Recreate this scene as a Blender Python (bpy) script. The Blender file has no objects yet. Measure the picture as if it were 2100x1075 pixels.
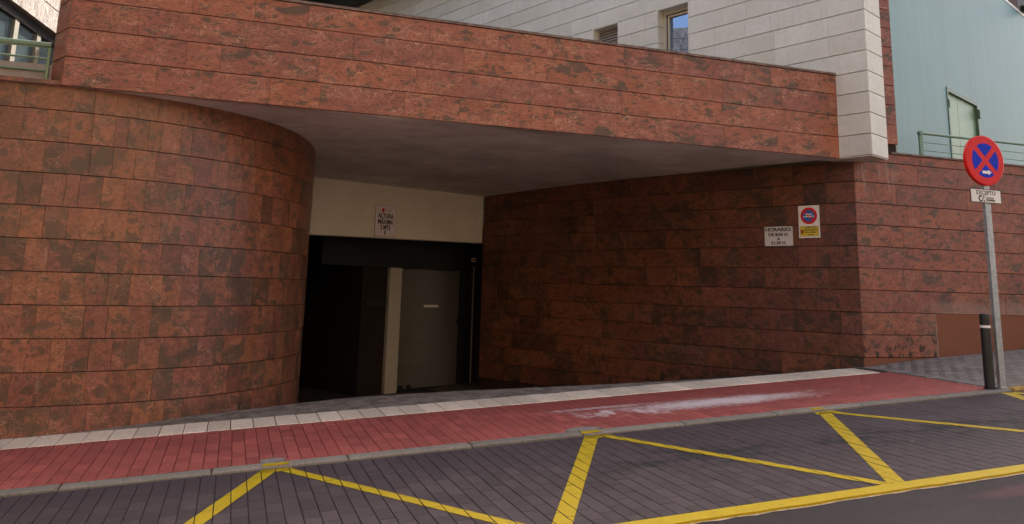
import bpy, bmesh, math, random
from mathutils import Vector, Matrix

random.seed(7)
S = bpy.context.scene
COL = S.collection
R = math.radians

# ------------------------------------------------------------------ camera, sky, sun, exposure
EYE = Vector((0.0, 0.0, 1.45))
cam_d = bpy.data.cameras.new("camera")
cam = bpy.data.objects.new("camera", cam_d)
COL.objects.link(cam)
cam_d.sensor_fit = 'HORIZONTAL'
cam_d.sensor_width = 36.0
cam_d.lens = 27.864
cam_d.shift_y = -0.11905
cam_d.clip_start = 0.05
cam_d.clip_end = 600.0
pitch, roll, yaw = R(10.5909), R(1.4906), R(18.8269)
fw0 = Vector((0, math.cos(pitch), math.sin(pitch)))
r0 = Vector((1, 0, 0))
u0 = r0.cross(fw0)
right = math.cos(roll) * r0 + math.sin(roll) * u0
up = math.cos(roll) * u0 - math.sin(roll) * r0
Zr = Matrix.Rotation(-yaw, 3, 'Z')
right, up, fw = Zr @ right, Zr @ up, Zr @ fw0
cam.matrix_world = Matrix(((right.x, up.x, -fw.x, EYE.x), (right.y, up.y, -fw.y, EYE.y),
                           (right.z, up.z, -fw.z, EYE.z), (0, 0, 0, 1)))
S.camera = cam

SUN_EL, SUN_AZ = R(35), R(66)          # azimuth of the sun counted from +X towards +Y: behind the building
W = bpy.data.worlds.new("World")
S.world = W
W.use_nodes = True
nt = W.node_tree
nt.nodes.clear()
wo = nt.nodes.new("ShaderNodeOutputWorld")
bg = nt.nodes.new("ShaderNodeBackground")
sky = nt.nodes.new("ShaderNodeTexSky")
sky.sky_type = 'NISHITA'
sky.sun_disc = False
sky.sun_elevation = SUN_EL
sky.sun_rotation = R(90) - SUN_AZ
sky.air_density = 0.7
sky.dust_density = 7.0
sky.ozone_density = 0.4
bg.inputs[1].default_value = 0.15
haze_tint = nt.nodes.new("ShaderNodeMix")
haze_tint.data_type = 'RGBA'
haze_tint.blend_type = 'MULTIPLY'
haze_tint.inputs[0].default_value = 1.0
haze_tint.inputs[7].default_value = (1.05, 0.99, 0.885, 1)
nt.links.new(sky.outputs[0], haze_tint.inputs[6])
nt.links.new(haze_tint.outputs[2], bg.inputs[0])
nt.links.new(bg.outputs[0], wo.inputs[0])
sd = bpy.data.lights.new("sun", 'SUN')
sd.energy = 4.5
sd.angle = R(0.5)
sd.color = (1.0, 0.93, 0.82)
sun = bpy.data.objects.new("sun", sd)
COL.objects.link(sun)
sdir = Vector((math.cos(SUN_EL) * math.cos(SUN_AZ), math.cos(SUN_EL) * math.sin(SUN_AZ), math.sin(SUN_EL)))
sun.rotation_euler = sdir.to_track_quat('Z', 'Y').to_euler()
sun.location = (0, 0, 30)
S.view_settings.view_transform = 'Standard'
S.view_settings.look = 'None'
S.view_settings.gamma = 1.0
S.view_settings.use_curve_mapping = False
S.view_settings.exposure = 2.3
S.render.engine = 'CYCLES'
S.cycles.max_bounces = 8
S.cycles.diffuse_bounces = 5

# ------------------------------------------------------------------ node helper
class NT:
    def __init__(self, name):
        self.m = bpy.data.materials.new(name)
        self.m.use_nodes = True
        self.t = self.m.node_tree
        self.t.nodes.clear()
        self.out = self.t.nodes.new("ShaderNodeOutputMaterial")
        self.b = self.t.nodes.new("ShaderNodeBsdfPrincipled")
        self.t.links.new(self.b.outputs[0], self.out.inputs[0])
        self.pos = self.t.nodes.new("ShaderNodeNewGeometry").outputs["Position"]
        self._rnd = None
    def n(self, kind, **kw):
        q = self.t.nodes.new(kind)
        for k, v in kw.items():
            setattr(q, k, v)
        return q
    def put(self, sock, v):
        if v is None:
            return
        if isinstance(v, bpy.types.NodeSocket):
            self.t.links.new(v, sock)
        elif sock.type == 'RGBA' and len(v) == 3:
            sock.default_value = (*v, 1)
        else:
            sock.default_value = v
    @property
    def rnd(self):
        if self._rnd is None:
            self._rnd = self.n("ShaderNodeObjectInfo").outputs["Random"]
        return self._rnd
    def math(self, op, a, b=None, c=None, clamp=False):
        q = self.n("ShaderNodeMath", operation=op, use_clamp=clamp)
        self.put(q.inputs[0], a); self.put(q.inputs[1], b); self.put(q.inputs[2], c)
        return q.outputs[0]
    def vmath(self, op, a, b=None, scale=None):
        q = self.n("ShaderNodeVectorMath", operation=op)
        self.put(q.inputs[0], a); self.put(q.inputs[1], b)
        if scale is not None:
            self.put(q.inputs["Scale"], scale)
        return q.outputs[0]
    def noise(self, vec, scale, detail=4, rough=0.55, dist=0.0, color=False):
        q = self.n("ShaderNodeTexNoise")
        self.put(q.inputs["Vector"], vec)
        q.inputs["Scale"].default_value = scale
        q.inputs["Detail"].default_value = detail
        q.inputs["Roughness"].default_value = rough
        q.inputs["Distortion"].default_value = dist
        return q.outputs["Color" if color else "Fac"]
    def voro(self, vec, scale, feature='F1', out="Distance"):
        q = self.n("ShaderNodeTexVoronoi", feature=feature)
        self.put(q.inputs["Vector"], vec)
        q.inputs["Scale"].default_value = scale
        return q.outputs[out]
    def step(self, v, lo, hi, a=0.0, b=1.0):
        q = self.n("ShaderNodeMapRange", interpolation_type='SMOOTHSTEP')
        self.put(q.inputs["Value"], v)
        q.inputs["From Min"].default_value = lo
        q.inputs["From Max"].default_value = hi
        q.inputs["To Min"].default_value = a
        q.inputs["To Max"].default_value = b
        return q.outputs[0]
    def mix(self, f, a, b, mode='MIX'):
        q = self.n("ShaderNodeMix", data_type='RGBA', blend_type=mode)
        self.put(q.inputs[0], f); self.put(q.inputs[6], a); self.put(q.inputs[7], b)
        return q.outputs[2]
    def mul(self, col, f):
        return self.vmath('SCALE', col, scale=f)
    def sep(self, v):
        q = self.n("ShaderNodeSeparateXYZ")
        self.put(q.inputs[0], v)
        return q.outputs
    def bump(self, h, strength=0.3, dist=0.01):
        q = self.n("ShaderNodeBump")
        q.inputs["Strength"].default_value = strength
        q.inputs["Distance"].default_value = dist
        self.put(q.inputs["Height"], h)
        self.put(self.b.inputs["Normal"], q.outputs[0])
    def done(self, col, rough=0.6, spec=0.5, metal=0.0):
        self.put(self.b.inputs["Base Color"], col)
        self.put(self.b.inputs["Roughness"], rough)
        self.b.inputs["Specular IOR Level"].default_value = spec
        self.b.inputs["Metallic"].default_value = metal
        return self.m

def plain(name, col, rough=0.6, spec=0.4, metal=0.0, var=0.12, scale=9.0, bump=0.0):
    t = NT(name)
    f = t.step(t.noise(t.pos, scale, 5, 0.6), 0.3, 0.7, 1 - var, 1 + var)
    c = t.mul(col, f)
    if bump:
        t.bump(t.noise(t.pos, scale * 8, 3), bump, 0.004)
    return t.done(c, rough, spec, metal)

def red_stone(name, dark_share, tone, warm, rough=0.42, grime=0.0, clast=1.0, jitter=0.5, vein=0.55, blotch=0.6, zs=1.6, spec=0.3, wash=False):
    """brecciated red volcanic stone: red matrix, grey brown lumps, pale veins, every slab cut from another place"""
    t = NT(name)
    off = t.n("ShaderNodeCombineXYZ")
    t.put(off.inputs[0], t.math('MULTIPLY', t.rnd, 61.0))
    t.put(off.inputs[1], t.math('MULTIPLY', t.rnd, 173.0))
    t.put(off.inputs[2], t.math('MULTIPLY', t.rnd, 97.0))
    v = t.vmath('ADD', t.vmath('MULTIPLY', t.pos, (1.0, 1.0, zs)), off.outputs[0])
    warp = t.vmath('SCALE', t.vmath('SUBTRACT', t.noise(v, 4.0, 3, color=True), (0.5, 0.5, 0.5)), scale=0.35)
    vw = t.vmath('ADD', v, warp)
    tone_r = t.math('FRACT', t.math('MULTIPLY', t.rnd, 37.7))
    hue_r = t.math('FRACT', t.math('MULTIPLY', t.rnd, 91.3))
    dark_r = t.math('FRACT', t.math('MULTIPLY', t.rnd, 13.9))
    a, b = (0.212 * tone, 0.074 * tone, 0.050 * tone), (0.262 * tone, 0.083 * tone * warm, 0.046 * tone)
    base = t.mix(t.step(t.math('ADD', t.noise(v, 1.3, 4), t.math('MULTIPLY', t.math('SUBTRACT', hue_r, 0.5), 0.5)), 0.25, 0.75), a, b)
    fine = t.noise(vw, 26.0, 6, 0.72)
    base = t.mul(base, t.step(fine, 0.28, 0.72, 0.66, 1.34))
    mott = t.noise(vw, 9.0, 5, 0.65)
    base = t.mix(t.step(mott, 0.50, 0.66, 0.0, 0.5), base, (0.080 * tone, 0.034 * tone, 0.021 * tone))
    # soft brown blotches and small dark lenses, more on some slabs than on others
    b_r = t.math('FRACT', t.math('MULTIPLY', t.rnd, 53.1))
    bl = t.math('MULTIPLY', t.step(t.noise(vw, 5.0, 4, 0.6), 0.47, 0.64, 0.0, blotch), t.math('MULTIPLY_ADD', b_r, 1.1, 0.2), clamp=True)
    base = t.mix(bl, base, (0.085 * tone, 0.050 * tone, 0.030 * tone))
    ln = t.noise(t.vmath('MULTIPLY', vw, (1.0, 1.0, 1.9)), 15.0, 3, 0.6)
    base = t.mix(t.step(ln, 0.60, 0.70, 0.0, 0.5), base, (0.060 * tone, 0.026 * tone, 0.018 * tone))
    # grey brown lumps
    grey = t.mix(t.noise(vw, 14.0, 4), (0.034 * tone, 0.024 * tone, 0.016 * tone), (0.105 * tone, 0.074 * tone, 0.048 * tone))
    lump = t.step(t.math('ADD', t.noise(vw, 3.0, 4, 0.56), t.math('MULTIPLY_ADD', t.math('FRACT', t.math('MULTIPLY', t.rnd, 71.7)), 0.09, -0.05)), 0.575, 0.615, 0.0, 0.9 * clast)
    vd = t.voro(vw, 7.0)
    vc = t.sep(t.voro(vw, 7.0, out="Color"))
    spot = t.math('MULTIPLY', t.step(vd, 0.46, 0.34), t.math('GREATER_THAN', vc[0], 0.76))
    vd2 = t.voro(vw, 21.0)
    vc2 = t.sep(t.voro(vw, 21.0, out="Color"))
    spot2 = t.math('MULTIPLY', t.step(vd2, 0.50, 0.30), t.math('GREATER_THAN', vc2[0], 0.78))
    m = t.math('MAXIMUM', lump, t.math('MULTIPLY', t.math('MAXIMUM', spot, spot2), 0.8 * clast))
    base = t.mix(m, base, grey)
    # some slabs are brown or grey nearly all over
    dk = t.step(dark_r, 1 - dark_share, 1 - dark_share * 0.4, 0.0, 0.75)
    dk = t.math('MULTIPLY', dk, t.step(t.noise(vw, 5.0, 5, 0.65), 0.36, 0.58, 0.1, 1.0))
    base = t.mix(dk, base, grey)
    # pale veins
    e1 = t.voro(t.vmath('ADD', v, t.vmath('SCALE', warp, scale=1.6)), 6.5, 'DISTANCE_TO_EDGE')
    e2 = t.voro(t.vmath('ADD', v, t.vmath('SCALE', warp, scale=1.2)), 17.0, 'DISTANCE_TO_EDGE')
    ve = t.math('MAXIMUM', t.step(e1, 0.035, 0.008), t.math('MULTIPLY', t.step(e2, 0.05, 0.01), 0.6))
    ve = t.math('MULTIPLY', ve, t.step(t.noise(v, 3.4, 3), 0.46, 0.60, 0.0, vein))
    base = t.mix(ve, base, (0.40 * tone, 0.20 * tone, 0.125 * tone))
    # white specks
    sp = t.math('MULTIPLY', t.step(t.voro(v, 15.0), 0.085, 0.05), t.math('GREATER_THAN', t.sep(t.voro(v, 15.0, out="Color"))[1], 0.92))
    base = t.mix(sp, base, (0.55, 0.42, 0.36))
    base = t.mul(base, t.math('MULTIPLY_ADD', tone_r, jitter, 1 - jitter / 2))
    if grime:
        st = t.noise(t.vmath('MULTIPLY', t.pos, (5.0, 5.0, 0.45)), 1.6, 5, 0.65)
        base = t.mix(t.step(st, 0.5, 0.72, 0.0, grime), base, (0.042, 0.030, 0.020))
        # lime runs
        st2 = t.noise(t.vmath('MULTIPLY', t.pos, (14.0, 14.0, 1.1)), 1.3, 3)
        base = t.mix(t.step(st2, 0.69, 0.76, 0.0, 0.28), base, (0.36, 0.27, 0.22))
    if wash:
        p = t.sep(t.pos)
        # lime washed out along the top of the painted plinth, and runs below the pale block
        nw = t.noise(t.vmath('MULTIPLY', t.pos, (1.5, 1.5, 3.0)), 3.0, 6, 0.7)
        w1 = t.math('MULTIPLY', t.step(t.math('ADD', p[2], t.math('MULTIPLY', nw, -0.42)), 1.27, 1.13), t.step(p[0], 8.8, 9.6))
        base = t.mix(t.math('MULTIPLY', w1, 0.6), base, (0.25, 0.165, 0.125))
        nr = t.noise(t.vmath('MULTIPLY', t.pos, (16.0, 16.0, 1.4)), 1.2, 4, 0.6)
        w2 = t.math('MULTIPLY', t.step(nr, 0.50, 0.64), t.math('MULTIPLY', t.step(p[2], 2.7, 3.25), t.step(t.math('ABSOLUTE', t.math('SUBTRACT', p[0], 8.30)), 0.45, 0.2)))
        base = t.mix(t.math('MULTIPLY', w2, 0.6), base, (0.33, 0.26, 0.225))
        ns = t.noise(t.vmath('MULTIPLY', t.pos, (1.0, 1.0, 0.8)), 9.0, 4, 0.55)
        w3 = t.math('MULTIPLY', t.step(ns, 0.535, 0.60), t.step(p[2], 1.22, 0.72))
        base = t.mix(t.math('MULTIPLY', w3, 0.9), base, (0.022, 0.015, 0.011))
    t.bump(t.math('ADD', t.math('MULTIPLY', fine, 0.5), t.math('MULTIPLY', m, -0.5)), 0.18, 0.004)
    return t.done(base, t.math('MULTIPLY_ADD', fine, 0.25, rough - 0.1), spec)

M = {}
M['stone_beam'] = red_stone("red_stone_parapet", 0.06, 1.26, 1.08, 0.46, clast=0.95, jitter=0.12, vein=0.95, blotch=0.25, zs=2.0)
M['stone_street'] = red_stone("red_stone_street", 0.06, 1.08, 1.03, 0.46, grime=0.15, clast=0.95, jitter=0.15, blotch=0.4, zs=1.8, wash=True)
M['stone_curve'] = red_stone("red_stone_curve", 0.30, 1.04, 1.16, 0.31, grime=0.25, clast=0.85, jitter=0.32, blotch=0.6, zs=1.2, spec=0.42)
M['stone_ramp_shade'] = red_stone("red_stone_ramp_shade", 0.34, 0.64, 1.12, 0.40, grime=0.35, clast=0.9, jitter=0.4, blotch=0.7, zs=1.5)  # same red stone, toned down for the shade along the ramp
M['mortar'] = plain("dark_joint", (0.030, 0.017, 0.013), 0.9)
M['cap'] = plain('weathered_cap_stone', (0.17, 0.115, 0.09), 0.85, var=0.35, scale=14)
M['brown_core'] = plain("brown_backing", (0.07, 0.045, 0.035), 0.9)

def cream_stone():
    t = NT("cream_limestone")
    off = t.n("ShaderNodeCombineXYZ")
    for i, k in enumerate((41.0, 87.0, 133.0)):
        t.put(off.inputs[i], t.math('MULTIPLY', t.rnd, k))
    v = t.vmath('ADD', t.pos, off.outputs[0])
    big = t.noise(v, 1.1, 5, 0.6, 0.6)
    c = t.mix(t.step(big, 0.3, 0.7), (0.55, 0.53, 0.44), (0.62, 0.605, 0.53))
    vein = t.noise(t.vmath('MULTIPLY', v, (1, 1, 1.3)), 3.2, 6, 0.7, 2.2)
    c = t.mix(t.step(t.math('ABSOLUTE', t.math('SUBTRACT', vein, 0.5)), 0.03, 0.0, 0.0, 0.35), c, (0.42, 0.38, 0.32))
    c = t.mix(t.step(t.noise(v, 24, 5, 0.7), 0.56, 0.72, 0, 0.35), c, (0.45, 0.40, 0.33))
    run = t.noise(t.vmath('MULTIPLY', t.pos, (9, 9, 0.7)), 1.4, 5, 0.6)
    c = t.mix(t.step(run, 0.52, 0.72, 0, 0.35), c, (0.40, 0.39, 0.35))
    c = t.mul(c, t.math('MULTIPLY_ADD', t.rnd, 0.12, 0.93))
    t.bump(t.noise(v, 60, 3), 0.08, 0.003)
    return t.done(c, 0.5, 0.4)
M['cream'] = cream_stone()
M['cream_joint'] = plain("pale_joint", (0.13, 0.115, 0.09), 0.9)

def grey_rough_stone():
    t = NT("grey_pink_tuff")
    v = t.vmath('MULTIPLY', t.pos, (1, 1, 0.55))
    n1 = t.noise(v, 9.0, 6, 0.7, 1.2)
    c = t.mix(t.step(n1, 0.35, 0.65), (0.11, 0.075, 0.063), (0.30, 0.245, 0.22))
    t.bump(n1, 0.7, 0.03)
    return t.done(c, 0.75, 0.3)
M['tuff'] = grey_rough_stone()

def plaster(name, col, var=0.1, stain=0.25, stain_col=(0.1, 0.09, 0.08)):
    t = NT(name)
    n1 = t.noise(t.pos, 1.4, 5, 0.6)
    n2 = t.noise(t.vmath('MULTIPLY', t.pos, (1, 3, 3)), 2.2, 5, 0.65)
    c = t.mul(col, t.step(n1, 0.3, 0.7, 1 - var, 1 + var))
    c = t.mix(t.step(n2, 0.52, 0.75, 0, stain), c, stain_col)
    t.bump(t.noise(t.pos, 70, 3), 0.1, 0.003)
    return t.done(c, 0.85, 0.25)
M['soffit'] = plaster("soffit_plaster", (0.76, 0.725, 0.70), 0.16, 0.75, (0.47, 0.435, 0.41))
M['header'] = plaster("cream_render", (0.66, 0.625, 0.53), 0.05, 0.10, (0.42, 0.38, 0.30))
M['pillar'] = plaster("white_render", (0.42, 0.395, 0.345), 0.05, 0.10)
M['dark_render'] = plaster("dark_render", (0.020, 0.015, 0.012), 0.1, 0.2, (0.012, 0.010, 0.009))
M['black'] = plain("black_metal", (0.012, 0.012, 0.013), 0.6)
M['roller'] = plain("brown_slat_metal", (0.13, 0.10, 0.085), 0.5)
M['rust_paint'] = plaster("rust_brown_paint", (0.19, 0.075, 0.040), 0.06, 0.25, (0.14, 0.065, 0.040))
M['efflor'] = plain("pale_mortar", (0.30, 0.21, 0.16), 0.9, var=0.25)

def leaf_door():
    t = NT("garage_leaf_paint")
    c = t.mul((0.115, 0.108, 0.098), t.step(t.noise(t.pos, 2.0, 4), 0.3, 0.7, 0.93, 1.05))
    return t.done(c, 0.35, 0.5)
M['leaf'] = leaf_door()

def paver(name, lo, hi, joints=False, rough=0.75, oil=0.0, residue_glare=None, spec=0.3, sheen=None):
    t = NT(name)
    n1 = t.noise(t.pos, 2.3, 5, 0.6)
    n2 = t.noise(t.pos, 45, 5, 0.7)
    c = t.mix(t.step(t.math('ADD', n1, t.math('MULTIPLY', t.math('SUBTRACT', t.rnd, 0.5), 0.45)), 0.25, 0.75), lo, hi)
    c = t.mul(c, t.step(n2, 0.25, 0.75, 0.72, 1.28))
    c = t.mul(c, t.math('MULTIPLY_ADD', t.math('FRACT', t.math('MULTIPLY', t.rnd, 17.3)), 0.26, 0.87))
    # dust
    c = t.mix(t.step(t.noise(t.pos, 5.5, 6, 0.7), 0.55, 0.8, 0, 0.3), c, (0.15, 0.125, 0.115))
    if oil:
        p = t.sep(t.pos)
        bx = t.step(t.math('ABSOLUTE', t.math('SUBTRACT', p[1], t.math('MULTIPLY_ADD', p[0], -0.03, 5.62))), 0.42, 0.12)
        st = t.noise(t.vmath('MULTIPLY', t.pos, (1.0, 2.0, 1.0)), 2.4, 6, 0.75)
        m = t.math('MULTIPLY', t.step(st, 0.47, 0.56, 0, oil), bx)
        bx2 = t.step(p[0], 2.2, 3.0)
        m = t.math('MULTIPLY', m, bx2)
        c = t.mix(m, c, (0.014, 0.012, 0.013))
        c = t.mix(t.step(t.noise(t.pos, 60, 2), 0.74, 0.78, 0, 0.7), c, (0.30, 0.26, 0.23))
    if residue_glare:  # pale residue, with sun glare on the blocks put into the colour
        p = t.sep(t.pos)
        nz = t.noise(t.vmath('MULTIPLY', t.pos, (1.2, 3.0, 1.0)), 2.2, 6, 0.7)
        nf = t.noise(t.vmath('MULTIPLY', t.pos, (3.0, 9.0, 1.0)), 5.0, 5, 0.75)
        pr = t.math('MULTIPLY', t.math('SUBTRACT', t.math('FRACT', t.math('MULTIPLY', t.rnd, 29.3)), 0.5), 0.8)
        for (cx, cy, rx, ry, slope, col, amt) in residue_glare:
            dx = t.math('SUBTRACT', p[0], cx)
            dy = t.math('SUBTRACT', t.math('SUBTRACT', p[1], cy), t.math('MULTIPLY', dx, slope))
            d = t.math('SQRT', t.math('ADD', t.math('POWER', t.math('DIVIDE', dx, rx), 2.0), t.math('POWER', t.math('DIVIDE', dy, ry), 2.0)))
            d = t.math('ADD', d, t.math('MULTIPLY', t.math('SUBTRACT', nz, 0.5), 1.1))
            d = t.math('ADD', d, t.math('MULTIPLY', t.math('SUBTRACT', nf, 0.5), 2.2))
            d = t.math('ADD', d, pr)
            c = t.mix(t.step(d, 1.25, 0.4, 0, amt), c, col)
    t.bump(n2, 0.35, 0.004)
    return t.done(c, t.math('MULTIPLY_ADD', n2, 0.2, rough - 0.1), spec)
M['paver_dark'] = paver("purple_grey_paver", (0.046, 0.032, 0.035), (0.064, 0.046, 0.049), oil=0.9)
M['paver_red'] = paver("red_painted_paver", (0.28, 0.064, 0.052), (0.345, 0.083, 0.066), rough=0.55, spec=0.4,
                       residue_glare=[(4.8, 7.33, 1.3, 0.25, 0.0, (0.66, 0.58, 0.55), 0.85),
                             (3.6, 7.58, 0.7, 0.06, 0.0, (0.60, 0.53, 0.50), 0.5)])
M['paver_grey'] = paver("grey_pavement_block", (0.165, 0.142, 0.125), (0.20, 0.173, 0.153))
M['tactile'] = paver("pale_kerb_slab", (0.60, 0.49, 0.37), (0.68, 0.57, 0.44), rough=0.75)
M['kerb'] = paver("grey_kerbstone", (0.165, 0.145, 0.118), (0.22, 0.195, 0.16))
M['sand'] = plain("joint_sand", (0.032, 0.025, 0.025), 0.95)
M['sand_red'] = plain("red_joint_sand", (0.06, 0.018, 0.015), 0.95)
M['sand_grey'] = plain("grey_joint_sand", (0.12, 0.103, 0.092), 0.95)

def asphalt():
    t = NT("asphalt")
    n2 = t.noise(t.pos, 120, 4, 0.8)
    c = t.mix(t.step(t.noise(t.pos, 0.9, 5), 0.35, 0.65), (0.026, 0.019, 0.021), (0.036, 0.027, 0.029))
    c = t.mul(c, t.step(n2, 0.3, 0.7, 0.65, 1.35))
    c = t.mix(t.step(t.noise(t.pos, 70, 2), 0.72, 0.78, 0, 0.6), c, (0.22, 0.17, 0.17))
    p = t.sep(t.pos)
    d = t.math('SQRT', t.math('ADD', t.math('POWER', t.math('DIVIDE', t.math('SUBTRACT', p[0], 4.85), 0.55), 2.0),
                              t.math('POWER', t.math('DIVIDE', t.math('SUBTRACT', p[1], 3.95), 0.13), 2.0)))
    d = t.math('ADD', d, t.math('MULTIPLY', t.math('SUBTRACT', t.noise(t.pos, 5, 5, 0.7), 0.5), 1.2))
    c = t.mix(t.step(d, 1.0, 0.3, 0, 0.45), c, (0.12, 0.045, 0.05))
    t.bump(n2, 0.5, 0.006)
    return t.done(c, 0.85, 0.3)
M['asphalt'] = asphalt()

def cement():
    t = NT("dark_worn_cement")
    n1 = t.noise(t.pos, 6, 6, 0.7)
    c = t.mix(t.step(n1, 0.35, 0.65), (0.12, 0.098, 0.08), (0.26, 0.215, 0.175))
    c = t.mix(t.step(t.noise(t.pos, 30, 4, 0.7), 0.58, 0.72, 0, 0.6), c, (0.20, 0.18, 0.16))
    t.bump(t.noise(t.pos, 50, 4, 0.7), 0.6, 0.01)
    return t.done(c, 0.9, 0.2)
M['cement'] = cement()
M['cement_patch'] = plain("pale_cement", (0.20, 0.165, 0.14), 0.9, var=0.2, scale=18)

def yellow():
    t = NT("yellow_road_paint")
    n = t.noise(t.pos, 7, 6, 0.7)
    f = t.noise(t.pos, 55, 5, 0.75)
    c = t.mix(t.step(n, 0.3, 0.7), (0.40, 0.275, 0.003), (0.48, 0.34, 0.006))
    c = t.mul(c, t.step(f, 0.25, 0.75, 0.82, 1.12))
    c = t.mix(t.step(t.math('ADD', t.math('MULTIPLY', n, 0.6), t.math('MULTIPLY', f, 0.5)), 0.615, 0.70, 0, 0.8), c, (0.09, 0.065, 0.05))
    t.bump(f, 0.3, 0.003)
    return t.done(c, 0.6, 0.3)
M['yellow'] = yellow()
M['yellow_old'] = plain("worn_yellow_paint", (0.30, 0.18, 0.03), 0.8, var=0.45, scale=14)
M['paint_edge'] = plain("pale_paint_edge", (0.42, 0.33, 0.20), 0.85, var=0.35, scale=20)

def teal():
    t = NT("pale_teal_cladding")
    run = t.noise(t.vmath('MULTIPLY', t.pos, (6, 6, 0.25)), 1.2, 5, 0.6)
    c = t.mix(t.step(run, 0.35, 0.7), (0.098, 0.212, 0.212), (0.110, 0.226, 0.222))
    c = t.mul(c, t.step(t.noise(t.pos, 0.6, 3), 0.3, 0.7, 0.94, 1.05))
    return t.done(c, 0.45, 0.3)
M['teal'] = teal()
M['green'] = plain("sage_green_paint", (0.155, 0.255, 0.135), 0.4, 0.5, var=0.06)
M['green_dark'] = plain("dark_green_paint", (0.07, 0.12, 0.075), 0.45, 0.5, var=0.08)
M['rail_green'] = plain("green_rail_paint", (0.145, 0.235, 0.155), 0.38, 0.5, var=0.06)
M['steel'] = plain("galvanised_steel", (0.40, 0.41, 0.40), 0.42, 0.5, 0.55, var=0.16, scale=22)
M['white_paint'] = plain("white_sign_paint", (0.74, 0.71, 0.66), 0.4, 0.5, var=0.03)
M['white_dull'] = plain("dull_white_sign", (0.60, 0.59, 0.58), 0.5, 0.4, var=0.05)
M['sheet'] = plain("pale_paper_sheet", (0.70, 0.65, 0.66), 0.5, 0.4, var=0.03)
M['ink'] = plain("black_ink", (0.012, 0.012, 0.014), 0.5)
M['grey_ink'] = plain("grey_ink", (0.22, 0.20, 0.19), 0.6)
M['red_sign'] = plain("sign_red", (0.62, 0.016, 0.012), 0.35, 0.2, var=0.05)
M['blue_sign'] = plain("sign_blue", (0.003, 0.022, 0.46), 0.35, 0.15, var=0.05)
M['blue_small'] = plain("plate_blue", (0.02, 0.11, 0.38), 0.4, 0.5, var=0.05)
M['yellow_sign'] = plain("plate_yellow", (0.62, 0.45, 0.02), 0.4, 0.5, var=0.04)
M['logo_green'] = plain("logo_green", (0.12, 0.28, 0.05), 0.5)
M['rubber'] = plain("black_bollard_paint", (0.018, 0.017, 0.016), 0.5, 0.4, var=0.25)
M['beige_frame'] = plain("beige_metal", (0.17, 0.145, 0.105), 0.5, 0.4, var=0.05)
M['cream_frame'] = plain("cream_metal", (0.50, 0.44, 0.34), 0.45, 0.4, var=0.05)
M['louver'] = plain("brown_grey_louver", (0.27, 0.225, 0.185), 0.5, 0.4, var=0.08)
M['roof_dark'] = plain("dark_green_eave", (0.016, 0.024, 0.022), 0.5)
M['leaf_dry'] = plain("dry_leaf", (0.30, 0.17, 0.08), 0.8)
M['far_ground'] = plain("far_ground", (0.10, 0.085, 0.07), 0.9)
M['terrace'] = plain("terrace_floor", (0.30, 0.27, 0.24), 0.85)

def glass(name, tint, rough=0.02, metal=0.0, spec=1.0):
    t = NT(name)
    return t.done(tint, rough, spec, metal)
M['glass_blue'] = glass("blue_mirror_glass", (0.20, 0.28, 0.42), 0.02, 0.9)
M['glass_dark'] = glass("dark_reflecting_glass", (0.12, 0.17, 0.19), 0.015, 0.55)

# ------------------------------------------------------------------ object helpers
def tag(o, label=None, cat=None, group=None, kind=None):
    if label: o['label'] = label
    if cat: o['category'] = cat
    if group: o['group'] = group
    if kind: o['kind'] = kind
    return o

def frame(o, az=0.0):
    """local x along azimuth az, y into the wall, z up"""
    return Matrix.Translation(Vector(o)) @ Matrix.Rotation(R(az), 4, 'Z')

def thing(name, mat4, label=None, cat=None, group=None, kind=None):
    o = bpy.data.objects.new(name, None)
    o.empty_display_size = 0.2
    COL.objects.link(o)
    o.matrix_world = mat4
    return tag(o, label, cat, group, kind)

def mesh(name, V, F, mat, parent=None, smooth=False, kind=None, loc=None, rot=None):
    me = bpy.data.meshes.new(name)
    me.from_pydata([tuple(v) for v in V], [], F)
    me.materials.append(mat)
    if smooth:
        for p in me.polygons: p.use_smooth = True
    me.update()
    o = bpy.data.objects.new(name, me)
    COL.objects.link(o)
    if parent: o.parent = parent
    if loc is not None: o.location = loc
    if rot is not None: o.rotation_euler = rot
    if kind: o['kind'] = kind
    return o

def inst(name, me, parent, loc, rz=0.0):
    o = bpy.data.objects.new(name, me)
    COL.objects.link(o)
    o.parent = parent
    o.location = loc
    o.rotation_euler = (0, 0, rz)
    return o

def bx(x0, x1, y0, y1, z0, z1):
    V = [(x0, y0, z0), (x1, y0, z0), (x1, y1, z0), (x0, y1, z0), (x0, y0, z1), (x1, y0, z1), (x1, y1, z1), (x0, y1, z1)]
    F = [(0, 3, 2, 1), (4, 5, 6, 7), (0, 1, 5, 4), (1, 2, 6, 5), (2, 3, 7, 6), (3, 0, 4, 7)]
    return V, F

def join(parts):
    V, F = [], []
    for v, f in parts:
        k = len(V)
        V += list(v)
        F += [tuple(i + k for i in q) for q in f]
    return V, F

def box(name, b, mat, parent=None, kind=None):
    V, F = bx(*b)
    return mesh(name, V, F, mat, parent, kind=kind)

def prism(poly, z0, z1):
    """polygon (counter clockwise) extruded in z"""
    n = len(poly)
    V = [(x, y, z0) for x, y in poly] + [(x, y, z1) for x, y in poly]
    F = [tuple(range(n - 1, -1, -1)), tuple(range(n, 2 * n))]
    F += [(i, (i + 1) % n, n + (i + 1) % n, n + i) for i in range(n)]
    return V, F

def plate(poly, y0, y1):
    """polygon in local x,z extruded along local y (front at y0)"""
    n = len(poly)
    V = [(x, y0, z) for x, z in poly] + [(x, y1, z) for x, z in poly]
    F = [tuple(range(n)), tuple(range(2 * n - 1, n - 1, -1))]
    F += [((i + 1) % n, i, n + i, n + (i + 1) % n) for i in range(n)]
    return V, F

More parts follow.
